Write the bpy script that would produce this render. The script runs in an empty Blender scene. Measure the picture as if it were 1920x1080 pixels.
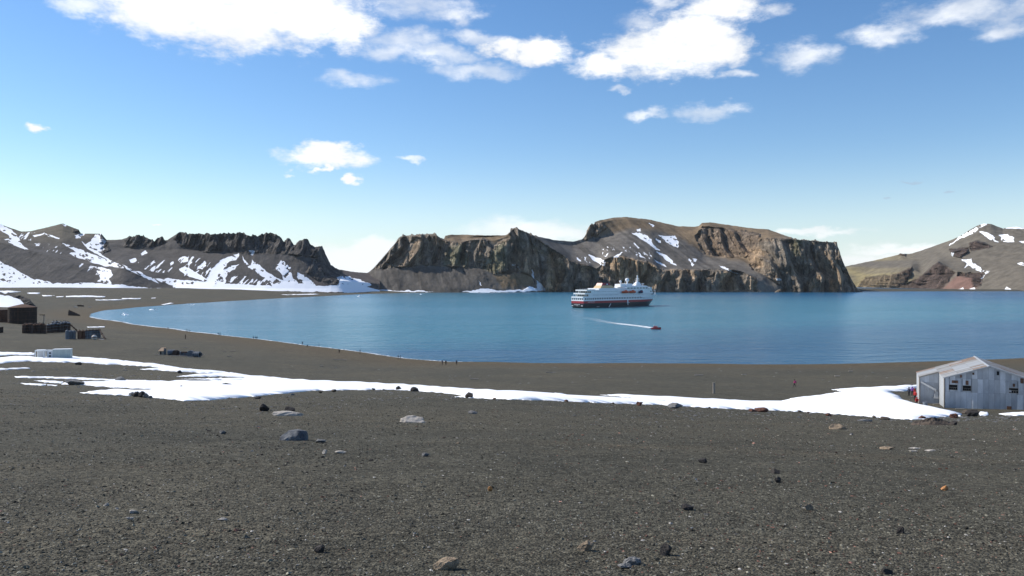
import bpy, bmesh, math, random
import numpy as np
from mathutils import Vector, Matrix, geometry

random.seed(7)
RNG = np.random.default_rng(11)
SC = bpy.context.scene
COL = SC.collection
R = math.radians

# ------------------------------------------------------------------ camera
EYE = 33.0            # height of the eye above the water, metres
FPX, CX, HY = 1507.0, 960.0, 522.0   # focal length, centre column and horizon row in 1920x1080 pixels
cam_data = bpy.data.cameras.new('camera')
cam_data.sensor_width = 36.0
cam_data.lens = FPX / 1920.0 * 36.0
cam_data.shift_y = (HY - 540.0) / 1920.0
cam_data.clip_start = 0.2
cam_data.clip_end = 90000.0
camera = bpy.data.objects.new('camera', cam_data)
camera.location = (0, 0, EYE)
camera.rotation_euler = (R(90), 0, 0)
COL.objects.link(camera)
SC.camera = camera

# ------------------------------------------------------------------ light
SUN_EL = R(39.0)
SUN_AZ = R(-69.0)     # measured from +Y towards +X: the sun stands to the left, a little ahead
SKY_STRENGTH = 0.114
sun_data = bpy.data.lights.new('sun', 'SUN')
sun_data.energy = 4.6
sun_data.angle = R(0.53)
sun_data.color = (1.0, 0.945, 0.86)
sun = bpy.data.objects.new('sun', sun_data)
sdir = Vector((math.sin(SUN_AZ) * math.cos(SUN_EL), math.cos(SUN_AZ) * math.cos(SUN_EL), math.sin(SUN_EL)))
sun.rotation_euler = (-sdir).to_track_quat('-Z', 'Y').to_euler()
sun.location = sdir * 500
COL.objects.link(sun)

SC.view_settings.view_transform = 'Standard'
SC.view_settings.look = 'None'
SC.view_settings.gamma = 1.0
SC.view_settings.use_curve_mapping = False
SC.view_settings.exposure = 0.25
SC.render.engine = 'CYCLES'
SC.cycles.use_denoising = True
SC.cycles.denoiser = 'OPENIMAGEDENOISE'
SC.cycles.denoising_input_passes = 'RGB_ALBEDO_NORMAL'
SC.cycles.denoising_prefilter = 'ACCURATE'
SC.cycles.use_adaptive_sampling = False
SC.cycles.use_light_tree = True
SC.cycles.max_bounces = 6
SC.cycles.transparent_max_bounces = 6


class Nodes:
    """small helper that wires shader nodes"""
    def __init__(self, tree):
        self.t = tree
        self.n = tree.nodes
        self.l = tree.links

    def new(self, kind, **kw):
        nd = self.n.new(kind)
        for k, v in kw.items():
            setattr(nd, k, v)
        return nd

    def put(self, sock, v):
        if v is None:
            return
        if hasattr(v, 'is_output') or isinstance(v, bpy.types.NodeSocket):
            self.l.new(v, sock)
        else:
            if isinstance(v, (tuple, list)) and len(v) == 3 and sock.type == 'RGBA':
                v = (*v, 1.0)
            sock.default_value = v

    def math(self, op, a, b=None, c=None, clamp=False):
        nd = self.new('ShaderNodeMath', operation=op, use_clamp=clamp)
        for i, v in enumerate((a, b, c)):
            if v is not None:
                self.put(nd.inputs[i], v)
        return nd.outputs[0]

    def vec(self, op, a, b=None, scale=None):
        nd = self.new('ShaderNodeVectorMath', operation=op)
        self.put(nd.inputs[0], a)
        if b is not None:
            self.put(nd.inputs[1], b)
        if scale is not None:
            self.put(nd.inputs['Scale'], scale)
        return nd.outputs['Value'] if op in ('LENGTH', 'DOT_PRODUCT', 'DISTANCE') else nd.outputs[0]

    def noise(self, vec, scale, detail=4.0, rough=0.55, color=False, dist=0.0, lac=2.0):
        nd = self.new('ShaderNodeTexNoise')
        self.put(nd.inputs['Vector'], vec)
        self.put(nd.inputs['Scale'], scale)
        nd.inputs['Detail'].default_value = detail
        nd.inputs['Roughness'].default_value = rough
        nd.inputs['Lacunarity'].default_value = lac
        nd.inputs['Distortion'].default_value = dist
        return nd.outputs['Color' if color else 'Fac']

    def ramp(self, f, lo, hi, a=0.0, b=1.0, smooth=True):
        nd = self.new('ShaderNodeMapRange')
        nd.interpolation_type = 'SMOOTHSTEP' if smooth else 'LINEAR'
        for i, v in enumerate((f, lo, hi, a, b)):
            self.put(nd.inputs[i], v)
        return nd.outputs[0]

    def mix(self, f, a, b, blend='MIX'):
        nd = self.new('ShaderNodeMix', data_type='RGBA', blend_type=blend)
        self.put(nd.inputs[0], f)
        self.put(nd.inputs[6], a)
        self.put(nd.inputs[7], b)
        return nd.outputs[2]

    def xyz(self, x, y, z):
        nd = self.new('ShaderNodeCombineXYZ')
        for i, v in enumerate((x, y, z)):
            self.put(nd.inputs[i], v)
        return nd.outputs[0]

    def sep(self, v):
        nd = self.new('ShaderNodeSeparateXYZ')
        self.put(nd.inputs[0], v)
        return nd.outputs

    def attr(self, name):
        nd = self.new('ShaderNodeAttribute', attribute_name=name)
        return nd

    def bump(self, h, strength, dist, normal=None):
        nd = self.new('ShaderNodeBump')
        nd.inputs['Strength'].default_value = strength
        nd.inputs['Distance'].default_value = dist
        self.put(nd.inputs['Height'], h)
        if normal is not None:
            self.put(nd.inputs['Normal'], normal)
        return nd.outputs[0]


def material(name):
    m = bpy.data.materials.new(name)
    m.use_nodes = True
    nt = m.node_tree
    nt.nodes.clear()
    N = Nodes(nt)
    out = N.new('ShaderNodeOutputMaterial')
    bs = N.new('ShaderNodeBsdfPrincipled')
    N.l.new(bs.outputs[0], out.inputs[0])
    return m, N, bs, out


# ------------------------------------------------------------------ sky
def px_azel(px, py):
    x = (px - CX) / FPX
    z = (HY - py) / FPX
    return math.atan2(x, 1.0), math.asin(z / math.sqrt(1 + x * x + z * z))


world = bpy.data.worlds.new('World')
SC.world = world
world.use_nodes = True
world.cycles.sampling_method = 'MANUAL'
world.cycles.sample_map_resolution = 2048
W = Nodes(world.node_tree)
W.n.clear()
wout = W.new('ShaderNodeOutputWorld')
wbg = W.new('ShaderNodeBackground')
wbg.inputs['Strength'].default_value = SKY_STRENGTH
W.l.new(wbg.outputs[0], wout.inputs[0])
sky = W.new('ShaderNodeTexSky')
sky.sky_type = 'NISHITA'
sky.sun_disc = False
sky.sun_elevation = SUN_EL
sky.sun_rotation = SUN_AZ
sky.altitude = 30
sky.air_density = 1.0
sky.dust_density = 0.08
sky.ozone_density = 1.7
wtc = W.new('ShaderNodeTexCoord')
wdir = W.vec('NORMALIZE', wtc.outputs['Generated'])
dx, dy, dz = W.sep(wdir)
az = W.math('ARCTAN2', dx, dy)
el = W.math('ARCSINE', dz)
flat = W.xyz(az, el, 0.0)
# stretched noise so that clouds are wider than tall
ncoord = W.vec('MULTIPLY', flat, (1.0, 1.9, 1.0))
warp = W.noise(ncoord, 16.0, 5.0, 0.6, color=True)
warp = W.vec('SUBTRACT', warp, (0.5, 0.5, 0.5))
warp = W.vec('MULTIPLY', warp, (0.085, 0.045, 0.0))
wp = W.vec('ADD', flat, warp)
fine = W.noise(ncoord, 34.0, 8.0, 0.66)
soft = W.noise(ncoord, 11.0, 4.0, 0.55)


def blobs(lst):
    cur = None
    for px, py, rx, ry in lst:
        a, e = px_azel(px, py)
        c = math.cos(a)
        v = W.vec('SUBTRACT', wp, (a, e, 0))
        v = W.vec('MULTIPLY', v, (FPX / rx / c / c, FPX / ry / c, 0))
        d = W.vec('LENGTH', v)
        cur = d if cur is None else W.math('MINIMUM', cur, d)
    return cur


thick = blobs([(300, 20, 150, 62), (440, 45, 150, 62), (560, 25, 150, 60), (650, 48, 65, 45), (430, -20, 320, 70),
               (940, 90, 62, 24), (1010, 98, 75, 26), (1135, 120, 85, 30), (1230, 100, 130, 46),
               (1335, 90, 85, 50), (1290, 60, 110, 40), (1350, 15, 90, 32),
               (610, 293, 95, 19), (600, 310, 16, 12), (655, 335, 18, 15), (80, 233, 28, 12)])
thin = blobs([(150, 12, 60, 22), (790, 12, 110, 32), (760, 82, 95, 24), (830, 105, 95, 20), (900, 132, 110, 18),
              (1510, 108, 68, 28), (1378, 145, 38, 12), (1215, 45, 70, 26), (1440, 20, 50, 22), (1240, 5, 40, 18),
              (1660, 62, 80, 24), (1790, 18, 160, 32), (1890, 52, 70, 30), (1930, 10, 90, 30),
              (665, 150, 72, 17), (770, 299, 32, 7), (555, 317, 12, 5),
              (1215, 209, 45, 12), (1330, 214, 72, 16), (1160, 165, 25, 8),
              (710, 95, 60, 18), (880, 70, 60, 14), (690, 60, 40, 20), (860, 30, 50, 20)])
low = blobs([(985, 432, 150, 26), (1060, 438, 80, 24), (660, 485, 120, 42), (580, 470, 60, 18), (700, 470, 60, 25),
             (1520, 432, 110, 10), (1420, 446, 60, 14), (1690, 462, 120, 14), (1640, 488, 130, 26), (290, 432, 12, 2),
             (-250, 470, 240, 22), (2150, 480, 160, 22)])
grey = blobs([(1690, 344, 27, 4.5), (1770, 355, 24, 4.5), (1672, 372, 9, 3)])


def dens(d, amp, lo, hi, top):
    v = W.math('SUBTRACT', 1.0, d)
    n = W.math('MULTIPLY', W.math('SUBTRACT', fine, 0.5), amp)
    v = W.math('ADD', v, n)
    return W.ramp(v, lo, hi, 0.0, top)


d_thick = dens(thick, 1.15, -0.12, 0.62, 1.0)
d_thin = W.math('MULTIPLY', dens(thin, 1.3, -0.15, 0.95, 1.0), W.ramp(soft, 0.25, 0.75, 0.35, 0.85))
d_low = dens(low, 0.5, -0.1, 0.8, 0.7)
d_grey = dens(grey, 0.4, 0.0, 0.6, 0.45)
# the rest of the sky, out of the frame, carries the same scattered fair-weather clouds
pl = W.math('MAXIMUM', W.math('ADD', dz, 0.06), 0.03)
pc = W.vec('MULTIPLY', W.xyz(W.math('DIVIDE', dx, pl), W.math('DIVIDE', dy, pl), 0.0), (1, 1, 1))
far = W.noise(pc, 0.55, 7.0, 0.56)
far = W.ramp(far, 0.57, 0.70, 0.0, 0.9)
inframe = W.math('MULTIPLY', W.math('LESS_THAN', W.math('ABSOLUTE', az), 0.62), W.math('LESS_THAN', el, 0.36))
far = W.math('MULTIPLY', far, W.math('SUBTRACT', 1.0, inframe))
far = W.math('MULTIPLY', far, W.ramp(el, 0.12, 0.4))
dsum = W.math('MAXIMUM', W.math('MAXIMUM', d_thick, d_thin), W.math('MAXIMUM', d_low, far))

hsv = W.new('ShaderNodeHueSaturation')
W.put(hsv.inputs['Color'], sky.outputs[0])
hsv.inputs['Saturation'].default_value = 1.2
hsv.inputs['Value'].default_value = 1.0
shade = W.ramp(soft, 0.35, 0.7, 7.5, 9.0)
cloudc = W.vec('SCALE', (0.97, 0.985, 1.0), scale=shade)
tint = W.vec('MULTIPLY', hsv.outputs[0], (0.92, 0.965, 1.055))
pale = W.math('POWER', W.ramp(el, 0.0, 0.17, 1.0, 0.0, False), 2.2)
tint = W.mix(W.math('MULTIPLY', pale, 0.8), tint, (5.9, 6.85, 7.5))
skyc = W.mix(dsum, tint, cloudc)
bank = blobs([(655, 492, 135, 36), (700, 470, 60, 26)])
skyc = W.mix(dens(bank, 0.35, 0.0, 0.5, 0.9), skyc, (7.4, 7.8, 8.1))
skyc = W.mix(d_grey, skyc, (3.2, 3.9, 5.0))
W.put(wbg.inputs['Color'], skyc)

# ------------------------------------------------------------------ numeric noise
def _hash(ix, iy, iz, seed):
    h = (ix * np.uint32(374761393) + iy * np.uint32(668265263)
         + iz * np.uint32(2147483647) + np.uint32(seed * 974634631 & 0xffffffff))
    h = (h ^ (h >> np.uint32(13))) * np.uint32(1274126177)
    h = h ^ (h >> np.uint32(16))
    h = h * np.uint32(2246822519)
    return ((h >> np.uint32(8)) & np.uint32(0xffff)).astype(np.float32) / 32767.5 - 1.0


def vnoise(x, y, z=None, seed=0):
    """smooth value noise in -1..1"""
    x = np.asarray(x, np.float64)
    y = np.asarray(y, np.float64)
    flat2 = z is None
    z = np.zeros(1) if flat2 else np.asarray(z, np.float64)
    fx, fy, fz = np.floor(x), np.floor(y), np.floor(z)
    ix, iy, iz = fx.astype(np.int32).view(np.uint32), fy.astype(np.int32).view(np.uint32), fz.astype(np.int32).view(np.uint32)

    def q(t):
        return t * t * t * (t * (t * 6 - 15) + 10)
    u, v, w = q(x - fx), q(y - fy), q(z - fz)
    one = np.uint32(1)
    r = 0
    for a in (0, 1):
        ka = u if a else 1 - u
        xa = ix + one if a else ix
        for b in (0, 1):
            kb = ka * (v if b else 1 - v)
            yb = iy + one if b else iy
            if flat2:
                r = r + kb * _hash(xa, yb, iz, seed)
                continue
            for c in (0, 1):
                r = r + kb * (w if c else 1 - w) * _hash(xa, yb, iz + one if c else iz, seed)
    return r


def fbm(x, y, z=None, octaves=4, seed=0, gain=0.5, ridged=False):
    s, amp, tot = 0, 1.0, 0
    f = 1.0
    for o in range(octaves):
        n = vnoise(x * f, y * f, None if z is None else z * f, seed + o * 17)
        if ridged:
            n = 1 - 2 * np.abs(n)
        s = s + amp * n
        tot += amp
        amp *= gain
        f *= 2.03
    return s / tot


def in_poly(x, y, poly):
    """signed distance to a polygon (positive inside), vectorised"""
    x = np.asarray(x, np.float64)
    y = np.asarray(y, np.float64)
    inside = np.zeros(x.shape, bool)
    dmin = np.full(x.shape, 1e18)
    n = len(poly)
    for i in range(n):
        x1, y1 = poly[i]
        x2, y2 = poly[(i + 1) % n]
        ex, ey = x2 - x1, y2 - y1
        L2 = ex * ex + ey * ey
        if L2 < 1e-12:
            continue
        t = np.clip(((x - x1) * ex + (y - y1) * ey) / L2, 0, 1)
        dmin = np.minimum(dmin, (x - x1 - t * ex) ** 2 + (y - y1 - t * ey) ** 2)
        if ey != 0:
            c = ((y1 > y) != (y2 > y)) & (x < ex * (y - y1) / ey + x1)
            inside ^= c
    d = np.sqrt(dmin)
    return np.where(inside, d, -d)


def sstep(x, a, b):
    t = np.clip((x - a) / (b - a), 0, 1)
    return t * t * (3 - 2 * t)


# ------------------------------------------------------------------ mesh helpers
def np_mesh(name, verts, faces, smooth=True):
    """verts (N,3); faces (M,3) or (M,4)"""
    me = bpy.data.meshes.new(name)
    verts = np.ascontiguousarray(verts, np.float32)
    faces = np.ascontiguousarray(faces, np.int32)
    k = faces.shape[1]
    me.vertices.add(len(verts))
    me.vertices.foreach_set('co', verts.ravel())
    me.loops.add(faces.size)
    me.loops.foreach_set('vertex_index', faces.ravel())
    me.polygons.add(len(faces))
    me.polygons.foreach_set('loop_start', np.arange(0, faces.size, k, dtype=np.int32))
    me.polygons.foreach_set('loop_total', np.full(len(faces), k, np.int32))
    me.polygons.foreach_set('use_smooth', np.full(len(faces), smooth, bool))
    me.update(calc_edges=True)
    me.validate()
    return me


def add_attr(me, name, data):
    data = np.asarray(data, np.float32)
    if data.ndim == 1:
        a = me.attributes.new(name, 'FLOAT', 'POINT')
        a.data.foreach_set('value', np.ascontiguousarray(data))
    else:
        a = me.attributes.new(name, 'FLOAT_COLOR', 'POINT')
        if data.shape[1] == 3:
            data = np.concatenate([data, np.ones((len(data), 1), np.float32)], 1)
        a.data.foreach_set('color', np.ascontiguousarray(data).ravel())


def grid_faces(rows, cols):
    i = np.arange(rows * cols).reshape(rows, cols)
    return np.stack([i[:-1, :-1], i[:-1, 1:], i[1:, 1:], i[1:, :-1]], -1).reshape(-1, 4)


def link(name, me, mat=None, parent=None, loc=None):
    o = bpy.data.objects.new(name, me)
    COL.objects.link(o)
    if me is not None and mat is not None:
        for m in (mat if isinstance(mat, (list, tuple)) else [mat]):
            me.materials.append(m)
    if parent is not None:
        o.parent = parent
    if loc is not None:
        o.location = loc
    return o


def tag(o, label=None, cat=None, group=None, kind=None):
    if label:
        o['label'] = label
    if cat:
        o['category'] = cat
    if group:
        o['group'] = group
    if kind:
        o['kind'] = kind
    return o


# ------------------------------------------------------------------ materials of the setting
def rock_material():
    """hill rock: base colour and snow cover come from the mesh, grain from noise"""
    m, N, bs, out = material('volcanic_rock')
    tc = N.new('ShaderNodeTexCoord')
    P = tc.outputs['Object']
    base = N.attr('base').outputs['Color']
    cl = N.attr('cliff').outputs['Fac']
    sn = N.attr('snow').outputs['Fac']
    n1 = N.noise(N.vec('MULTIPLY', P, (1, 1, 0.45)), 0.045, 6, 0.62)
    n2 = N.noise(P, 0.35, 5, 0.65)
    f = N.math('MULTIPLY', N.ramp(n1, 0.25, 0.75, 0.62, 1.42, False), N.ramp(n2, 0.25, 0.75, 0.72, 1.3, False))
    # jointed blocks: every block of the cliff has its own tone and stands a little in or out
    wob = N.vec('SCALE', N.vec('SUBTRACT', N.noise(P, 0.06, 4, 0.6, color=True), (0.5, 0.5, 0.5)), scale=14.0)
    Pb = N.vec('MULTIPLY', N.vec('ADD', P, wob), (1.0, 0.8, 0.42))
    blk = []
    for sc_, lo_, hi_ in ((0.075, 0.66, 1.36), (0.2, 0.72, 1.3)):
        v = N.new('ShaderNodeTexVoronoi')
        N.put(v.inputs['Vector'], Pb)
        v.inputs['Scale'].default_value = sc_
        e = N.new('ShaderNodeTexVoronoi', feature='DISTANCE_TO_EDGE')
        N.put(e.inputs['Vector'], Pb)
        e.inputs['Scale'].default_value = sc_
        tone = N.sep(v.outputs['Color'])[0]
        joint = N.ramp(e.outputs['Distance'], 0.0, 0.10)
        blk.append((N.ramp(tone, 0, 1, lo_, hi_, False), joint, tone))
    fb = N.math('MULTIPLY', blk[0][0], blk[1][0])
    fb = N.math('ADD', N.math('MULTIPLY', N.math('SUBTRACT', fb, 1.0), cl), 1.0)
    f = N.math('MULTIPLY', f, fb)
    colr = N.mix(1.0, base, N.xyz(f, f, f), 'MULTIPLY')
    edge = N.noise(P, 0.12, 5, 0.65)
    smask = N.ramp(N.math('ADD', sn, N.math('MULTIPLY', N.math('SUBTRACT', edge, 0.5), 0.7)), 0.46, 0.54)
    colr = N.mix(smask, colr, (0.93, 0.94, 0.96))
    N.put(bs.inputs['Base Color'], colr)
    bs.inputs['Roughness'].default_value = 0.92
    bs.inputs['Specular IOR Level'].default_value = 0.15
    hgt = N.math('ADD', N.noise(N.vec('MULTIPLY', P, (1, 1, 0.4)), 0.10, 7, 0.66),
                 N.math('MULTIPLY', N.noise(P, 0.6, 4, 0.6), 0.35))
    hgt = N.math('MULTIPLY', hgt, N.math('SUBTRACT', N.math('ADD', N.math('MULTIPLY', cl, 0.85), 0.2), N.math('MULTIPLY', smask, 0.18)))
    bj = N.math('ADD', N.math('MULTIPLY', blk[0][1], 0.6), N.math('MULTIPLY', blk[0][2], 0.5))
    bj = N.math('ADD', bj, N.math('MULTIPLY', blk[1][1], 0.3))
    hgt = N.math('ADD', hgt, N.math('MULTIPLY', N.math('MULTIPLY', bj, cl), 0.55))
    N.put(bs.inputs['Normal'], N.bump(hgt, 1.0, 9.0))
    return m


def ash_material():
    m, N, bs, out = material('volcanic_ash')
    tc = N.new('ShaderNodeTexCoord')
    P = tc.outputs['Object']
    big = N.noise(P, 0.035, 5, 0.6)
    mid = N.noise(P, 0.45, 6, 0.65)
    streak = N.noise(N.vec('MULTIPLY', P, (0.35, 2.2, 1.0)), 0.09, 5, 0.6)
    fine = N.noise(P, 14.0, 5, 0.7)
    vor = N.new('ShaderNodeTexVoronoi')
    N.put(vor.inputs['Vector'], P)
    vor.inputs['Scale'].default_value = 34.0
    shore = N.attr('shore').outputs['Fac']
    c = N.mix(N.ramp(big, 0.38, 0.66), (0.071, 0.066, 0.050), (0.086, 0.077, 0.056))
    c = N.mix(N.math('MULTIPLY', N.ramp(streak, 0.52, 0.72), 0.4), c, (0.110, 0.090, 0.060))
    c = N.mix(N.math('MULTIPLY', shore, 0.75), c, (0.098, 0.073, 0.043))
    g = N.math('MULTIPLY', N.ramp(fine, 0.28, 0.72, 0.42, 1.65, False), N.ramp(mid, 0.3, 0.7, 0.8, 1.22, False))
    g = N.math('MULTIPLY', g, N.ramp(N.sep(vor.outputs['Color'])[0], 0.0, 1.0, 0.5, 1.55, False))
    v2 = N.new('ShaderNodeTexVoronoi')
    N.put(v2.inputs['Vector'], P)
    v2.inputs['Scale'].default_value = 11.0
    g = N.math('MULTIPLY', g, N.ramp(N.sep(v2.outputs['Color'])[0], 0.0, 1.0, 0.62, 1.38, False))
    c = N.mix(1.0, c, N.xyz(g, g, g), 'MULTIPLY')
    N.put(bs.inputs['Base Color'], c)
    bs.inputs['Roughness'].default_value = 0.95
    bs.inputs['Specular IOR Level'].default_value = 0.12
    h = N.math('ADD', N.math('MULTIPLY', fine, 0.6), N.math('MULTIPLY', N.math('SUBTRACT', 1.0, vor.outputs['Distance']), 0.5))
    b1 = N.bump(h, 0.9, 0.065)
    b2 = N.bump(mid, 0.6, 0.28, b1)
    N.put(bs.inputs['Normal'], b2)
    return m


def snow_material():
    m, N, bs, out = material('old_snow')
    tc = N.new('ShaderNodeTexCoord')
    P = tc.outputs['Object']
    n = N.noise(P, 0.7, 6, 0.6)
    dirt = N.noise(N.vec('MULTIPLY', P, (0.5, 1.0, 1.0)), 0.25, 6, 0.7)
    c = N.mix(N.math('MULTIPLY', N.ramp(dirt, 0.62, 0.78), 0.18), (0.90, 0.91, 0.93), (0.55, 0.52, 0.48))
    N.put(bs.inputs['Base Color'], c)
    bs.inputs['Roughness'].default_value = 0.8
    bs.inputs['Specular IOR Level'].default_value = 0.2
    N.put(bs.inputs['Normal'], N.bump(n, 0.35, 0.2))
    return m


def sea_material():
    m, N, bs, out = material('sea_water')
    tc = N.new('ShaderNodeTexCoord')
    P = tc.outputs['Object']
    swell = N.noise(N.vec('MULTIPLY', P, (0.6, 1.0, 1.0)), 0.022, 3, 0.5)
    wav = N.noise(N.vec('MULTIPLY', P, (0.65, 1.15, 1.0)), 0.33, 4, 0.6)
    rip = N.noise(N.vec('MULTIPLY', P, (0.7, 1.1, 1.0)), 1.6, 4, 0.62)
    patch = N.noise(N.vec('MULTIPLY', P, (0.5, 1.6, 1.0)), 0.0042, 4, 0.55, dist=0.6)
    sx, sy, sz = N.sep(P)
    # the teal, silt-laden water lies in the sheltered inner half of the bay; off the near beach it is deeper blue
    edge = N.math('ADD', sy, N.math('MULTIPLY', N.math('SUBTRACT', patch, 0.5), 420.0))
    edge = N.math('ADD', edge, N.math('MULTIPLY', sx, -0.55))
    teal = N.ramp(edge, 330.0, 500.0)
    faro = N.ramp(N.math('ADD', N.math('MULTIPLY', sx, 0.75), sy), 1200.0, 2300.0)
    c = N.mix(teal, (0.030, 0.100, 0.172), (0.044, 0.172, 0.228))
    c = N.mix(faro, c, (0.018, 0.105, 0.205))
    inner = N.ramp(N.math('ADD', sx, N.math('MULTIPLY', N.math('SUBTRACT', patch, 0.5), 160.0)), -40.0, -300.0)
    c = N.mix(N.math('MULTIPLY', inner, 0.7), c, (0.115, 0.225, 0.290))
    gl = N.ramp(wav, 0.3, 0.7, 0.82, 1.18, False)
    c = N.mix(1.0, c, N.xyz(gl, gl, gl), 'MULTIPLY')
    N.put(bs.inputs['Base Color'], c)
    N.put(bs.inputs['Roughness'], 0.22)
    bs.inputs['IOR'].default_value = 1.333
    rough = N.ramp(patch, 0.35, 0.65, 0.75, 1.25)
    h = N.math('ADD', N.math('MULTIPLY', swell, 1.3), N.math('ADD', N.math('MULTIPLY', wav, 0.62), N.math('MULTIPLY', rip, 0.14)))
    chop = N.noise(N.vec('MULTIPLY', P, (0.45, 1.0, 1.0)), 0.13, 4, 0.6)
    h = N.math('ADD', h, N.math('MULTIPLY', chop, 2.8))
    h = N.math('MULTIPLY', h, rough)
    N.put(bs.inputs['Normal'], N.bump(h, 0.85, 1.0))
    return m


M_ROCK = rock_material()
M_ASH = ash_material()
M_SNOW = snow_material()
M_SEA = sea_material()

# ------------------------------------------------------------------ terrain of the beach and the near slope
def ground_pt(px, py, z=0.0):
    D = (EYE - z) * FPX / (py - HY)
    return ((px - CX) / FPX * D, D)


SHORE = [ground_pt(*p) for p in [
    (2300, 664), (1920, 672), (1800, 676), (1700, 679), (1560, 683), (1450, 684), (1300, 681.5), (1180, 681), (1100, 681.5),
    (1000, 681), (930, 679), (850, 679), (760, 672), (690, 662), (600, 651), (500, 637.5), (420, 628.5), (350, 620.5),
    (290, 613.5), (240, 606), (200, 600), (172, 595), (164, 591), (172, 587.5), (200, 582), (250, 576.5), (340, 570),
    (430, 564.5), (520, 559.5), (600, 555.5), (690, 551), (780, 548.8), (900, 548)]]
BAY = SHORE + [(1500, 2100), (3500, 2400), (3500, 700)]
TS_X = np.array([-0.8, -0.637, -0.37, 0.0, 0.26, 0.49, 0.8])
TS_V = np.array([0.120, 0.124, 0.131, 0.132, 0.147, 0.158, 0.158])
ZB_D = np.array([-900, -200, -30, 0, 6, 14, 40, 128, 180, 260, 400, 700, 1500])
ZB_Z = np.array([-60, -20, -2.2, 0, 0.75, 1.15, 2.7, 8.3, 11.4, 14.4, 16.6, 18.0, 22.0])
# mounds: (X, Y, radius, height)
MOUNDS = []


def terrain(X, Y, full=False, detail=True):
    X = np.asarray(X, np.float64)
    Y = np.asarray(Y, np.float64)
    d = -in_poly(X, Y, BAY)
    if detail:
        d = d + 2.2 * fbm(X / 38, Y / 38, octaves=3, seed=5) * np.clip(np.abs(Y) / 400, 0, 2)
    zb = np.interp(d, ZB_D, ZB_Z)
    if detail:
        zb = zb + np.clip(d / 60, 0, 1) * (0.5 * fbm(X / 45, Y / 70, octaves=3, seed=3) + 0.10 * fbm(X / 7, Y / 9, octaves=2, seed=31))
    u = X / np.maximum(Y + 30.0, 10.0) * (1 + 30.0 / 90)
    zf = (EYE - 1.7) - np.interp(u, TS_X, TS_V) * Y
    if detail:
        zf = zf + np.clip((Y - 4) / 30, 0.12, 1) * (0.35 * fbm(X / 24, Y / 24, octaves=3, seed=9)) + 0.035 * fbm(X / 2.1, Y / 2.1, octaves=3, seed=12)
    k = 1.0
    mx = np.maximum(zb, zf)
    z = mx + k * np.log(np.exp(np.clip((zb - mx) / k, -40, 0)) + np.exp(np.clip((zf - mx) / k, -40, 0)))
    z = np.where(Y > 400, zb, z)
    if full:
        return z, d
    return z


# inverse map: pixel -> first point of the terrain
_uT = np.linspace(-0.8, 0.8, 481)
_yT = np.geomspace(4.5, 2400, 720)
_UU, _YY = np.meshgrid(_uT, _yT, indexing='ij')
_ZT = np.maximum(terrain(_UU * _YY, _YY), 0.0)
_PY = HY + FPX * (EYE - _ZT) / _YY
_PYm = np.minimum.accumulate(_PY, axis=1)


def at(px, py):
    """pixel -> point on the ground (x, y, z)"""
    u = (px - CX) / FPX
    i = int(np.clip(round((u - _uT[0]) / (_uT[1] - _uT[0])), 0, len(_uT) - 1))
    col = _PYm[i]
    Y = float(np.interp(-py, -col, _yT))
    X = u * Y
    return Vector((X, Y, EYE - (py - HY) * Y / FPX))


def at_many(px, py):
    u = (np.asarray(px) - CX) / FPX
    ii = np.clip(np.round((u - _uT[0]) / (_uT[1] - _uT[0])).astype(int), 0, len(_uT) - 1)
    Y = np.array([np.interp(-p, -_PYm[i], _yT) for p, i in zip(py, ii)])
    return u * Y, Y


ROWS, COLS = 620, 620
w_ = np.geomspace(5.0, 2150.0, ROWS)
u_ = np.linspace(-0.95, 0.95, COLS)
UU, WW = np.meshgrid(u_, w_)
GX, GY = UU * WW * 1.0, WW - 14.0
GX = UU * (WW + 6.0)
gz, gd = terrain(GX, GY, full=True)
gv = np.stack([GX, GY, gz], -1).reshape(-1, 3)
gf = grid_faces(ROWS, COLS)
keep = (gz.reshape(-1)[gf] > -6).any(1)
gf = gf[keep]
used = np.unique(gf)
remap = np.full(len(gv), -1)
remap[used] = np.arange(len(used))
ground_me = np_mesh('ground', gv[used], remap[gf])
add_attr(ground_me, 'shore', (sstep(-gd, -60, -6) * sstep(GY, 1400, 600)).reshape(-1)[used])
ground = tag(link('ground', ground_me, M_ASH), 'dark grey volcanic ash beach and slope', kind='structure')

# sea sheet out past the farthest land
def sea_sheet():
    rings = np.concatenate([[0], np.geomspace(150, 5200, 28)])
    seg = 96
    v, f = [(0, 0, 0)], []
    for r in rings[1:]:
        for k in range(seg):
            a = 2 * math.pi * k / seg
            v.append((r * math.cos(a), r * math.sin(a), 0))
    v = np.array(v)
    q = []
    for i in range(len(rings) - 2):
        for k in range(seg):
            a = 1 + i * seg + k
            b = 1 + i * seg + (k + 1) % seg
            q.append((a, a + seg, b + seg, b))
    for k in range(seg):
        q.append((0, 1 + k, 1 + (k + 1) % seg, 1 + (k + 1) % seg))
    me = bpy.data.meshes.new('sea')
    me.from_pydata([tuple(x) for x in v], [], [tuple(dict.fromkeys(x)) for x in q])
    return me


tag(link('sea', sea_sheet(), M_SEA), 'blue green bay water', kind='structure')

# ------------------------------------------------------------------ hills and cliffs
def keyed(keys, xs):
    k = np.array(keys, float)
    y = np.interp(xs, k[:, 0], k[:, 1])
    d = np.interp(xs, k[:, 0], k[:, 2])
    pad = 7
    dp = np.pad(d, pad, mode='edge')
    d = np.convolve(dp, np.ones(2 * pad + 1) / (2 * pad + 1), 'valid')
    return y, d


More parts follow.
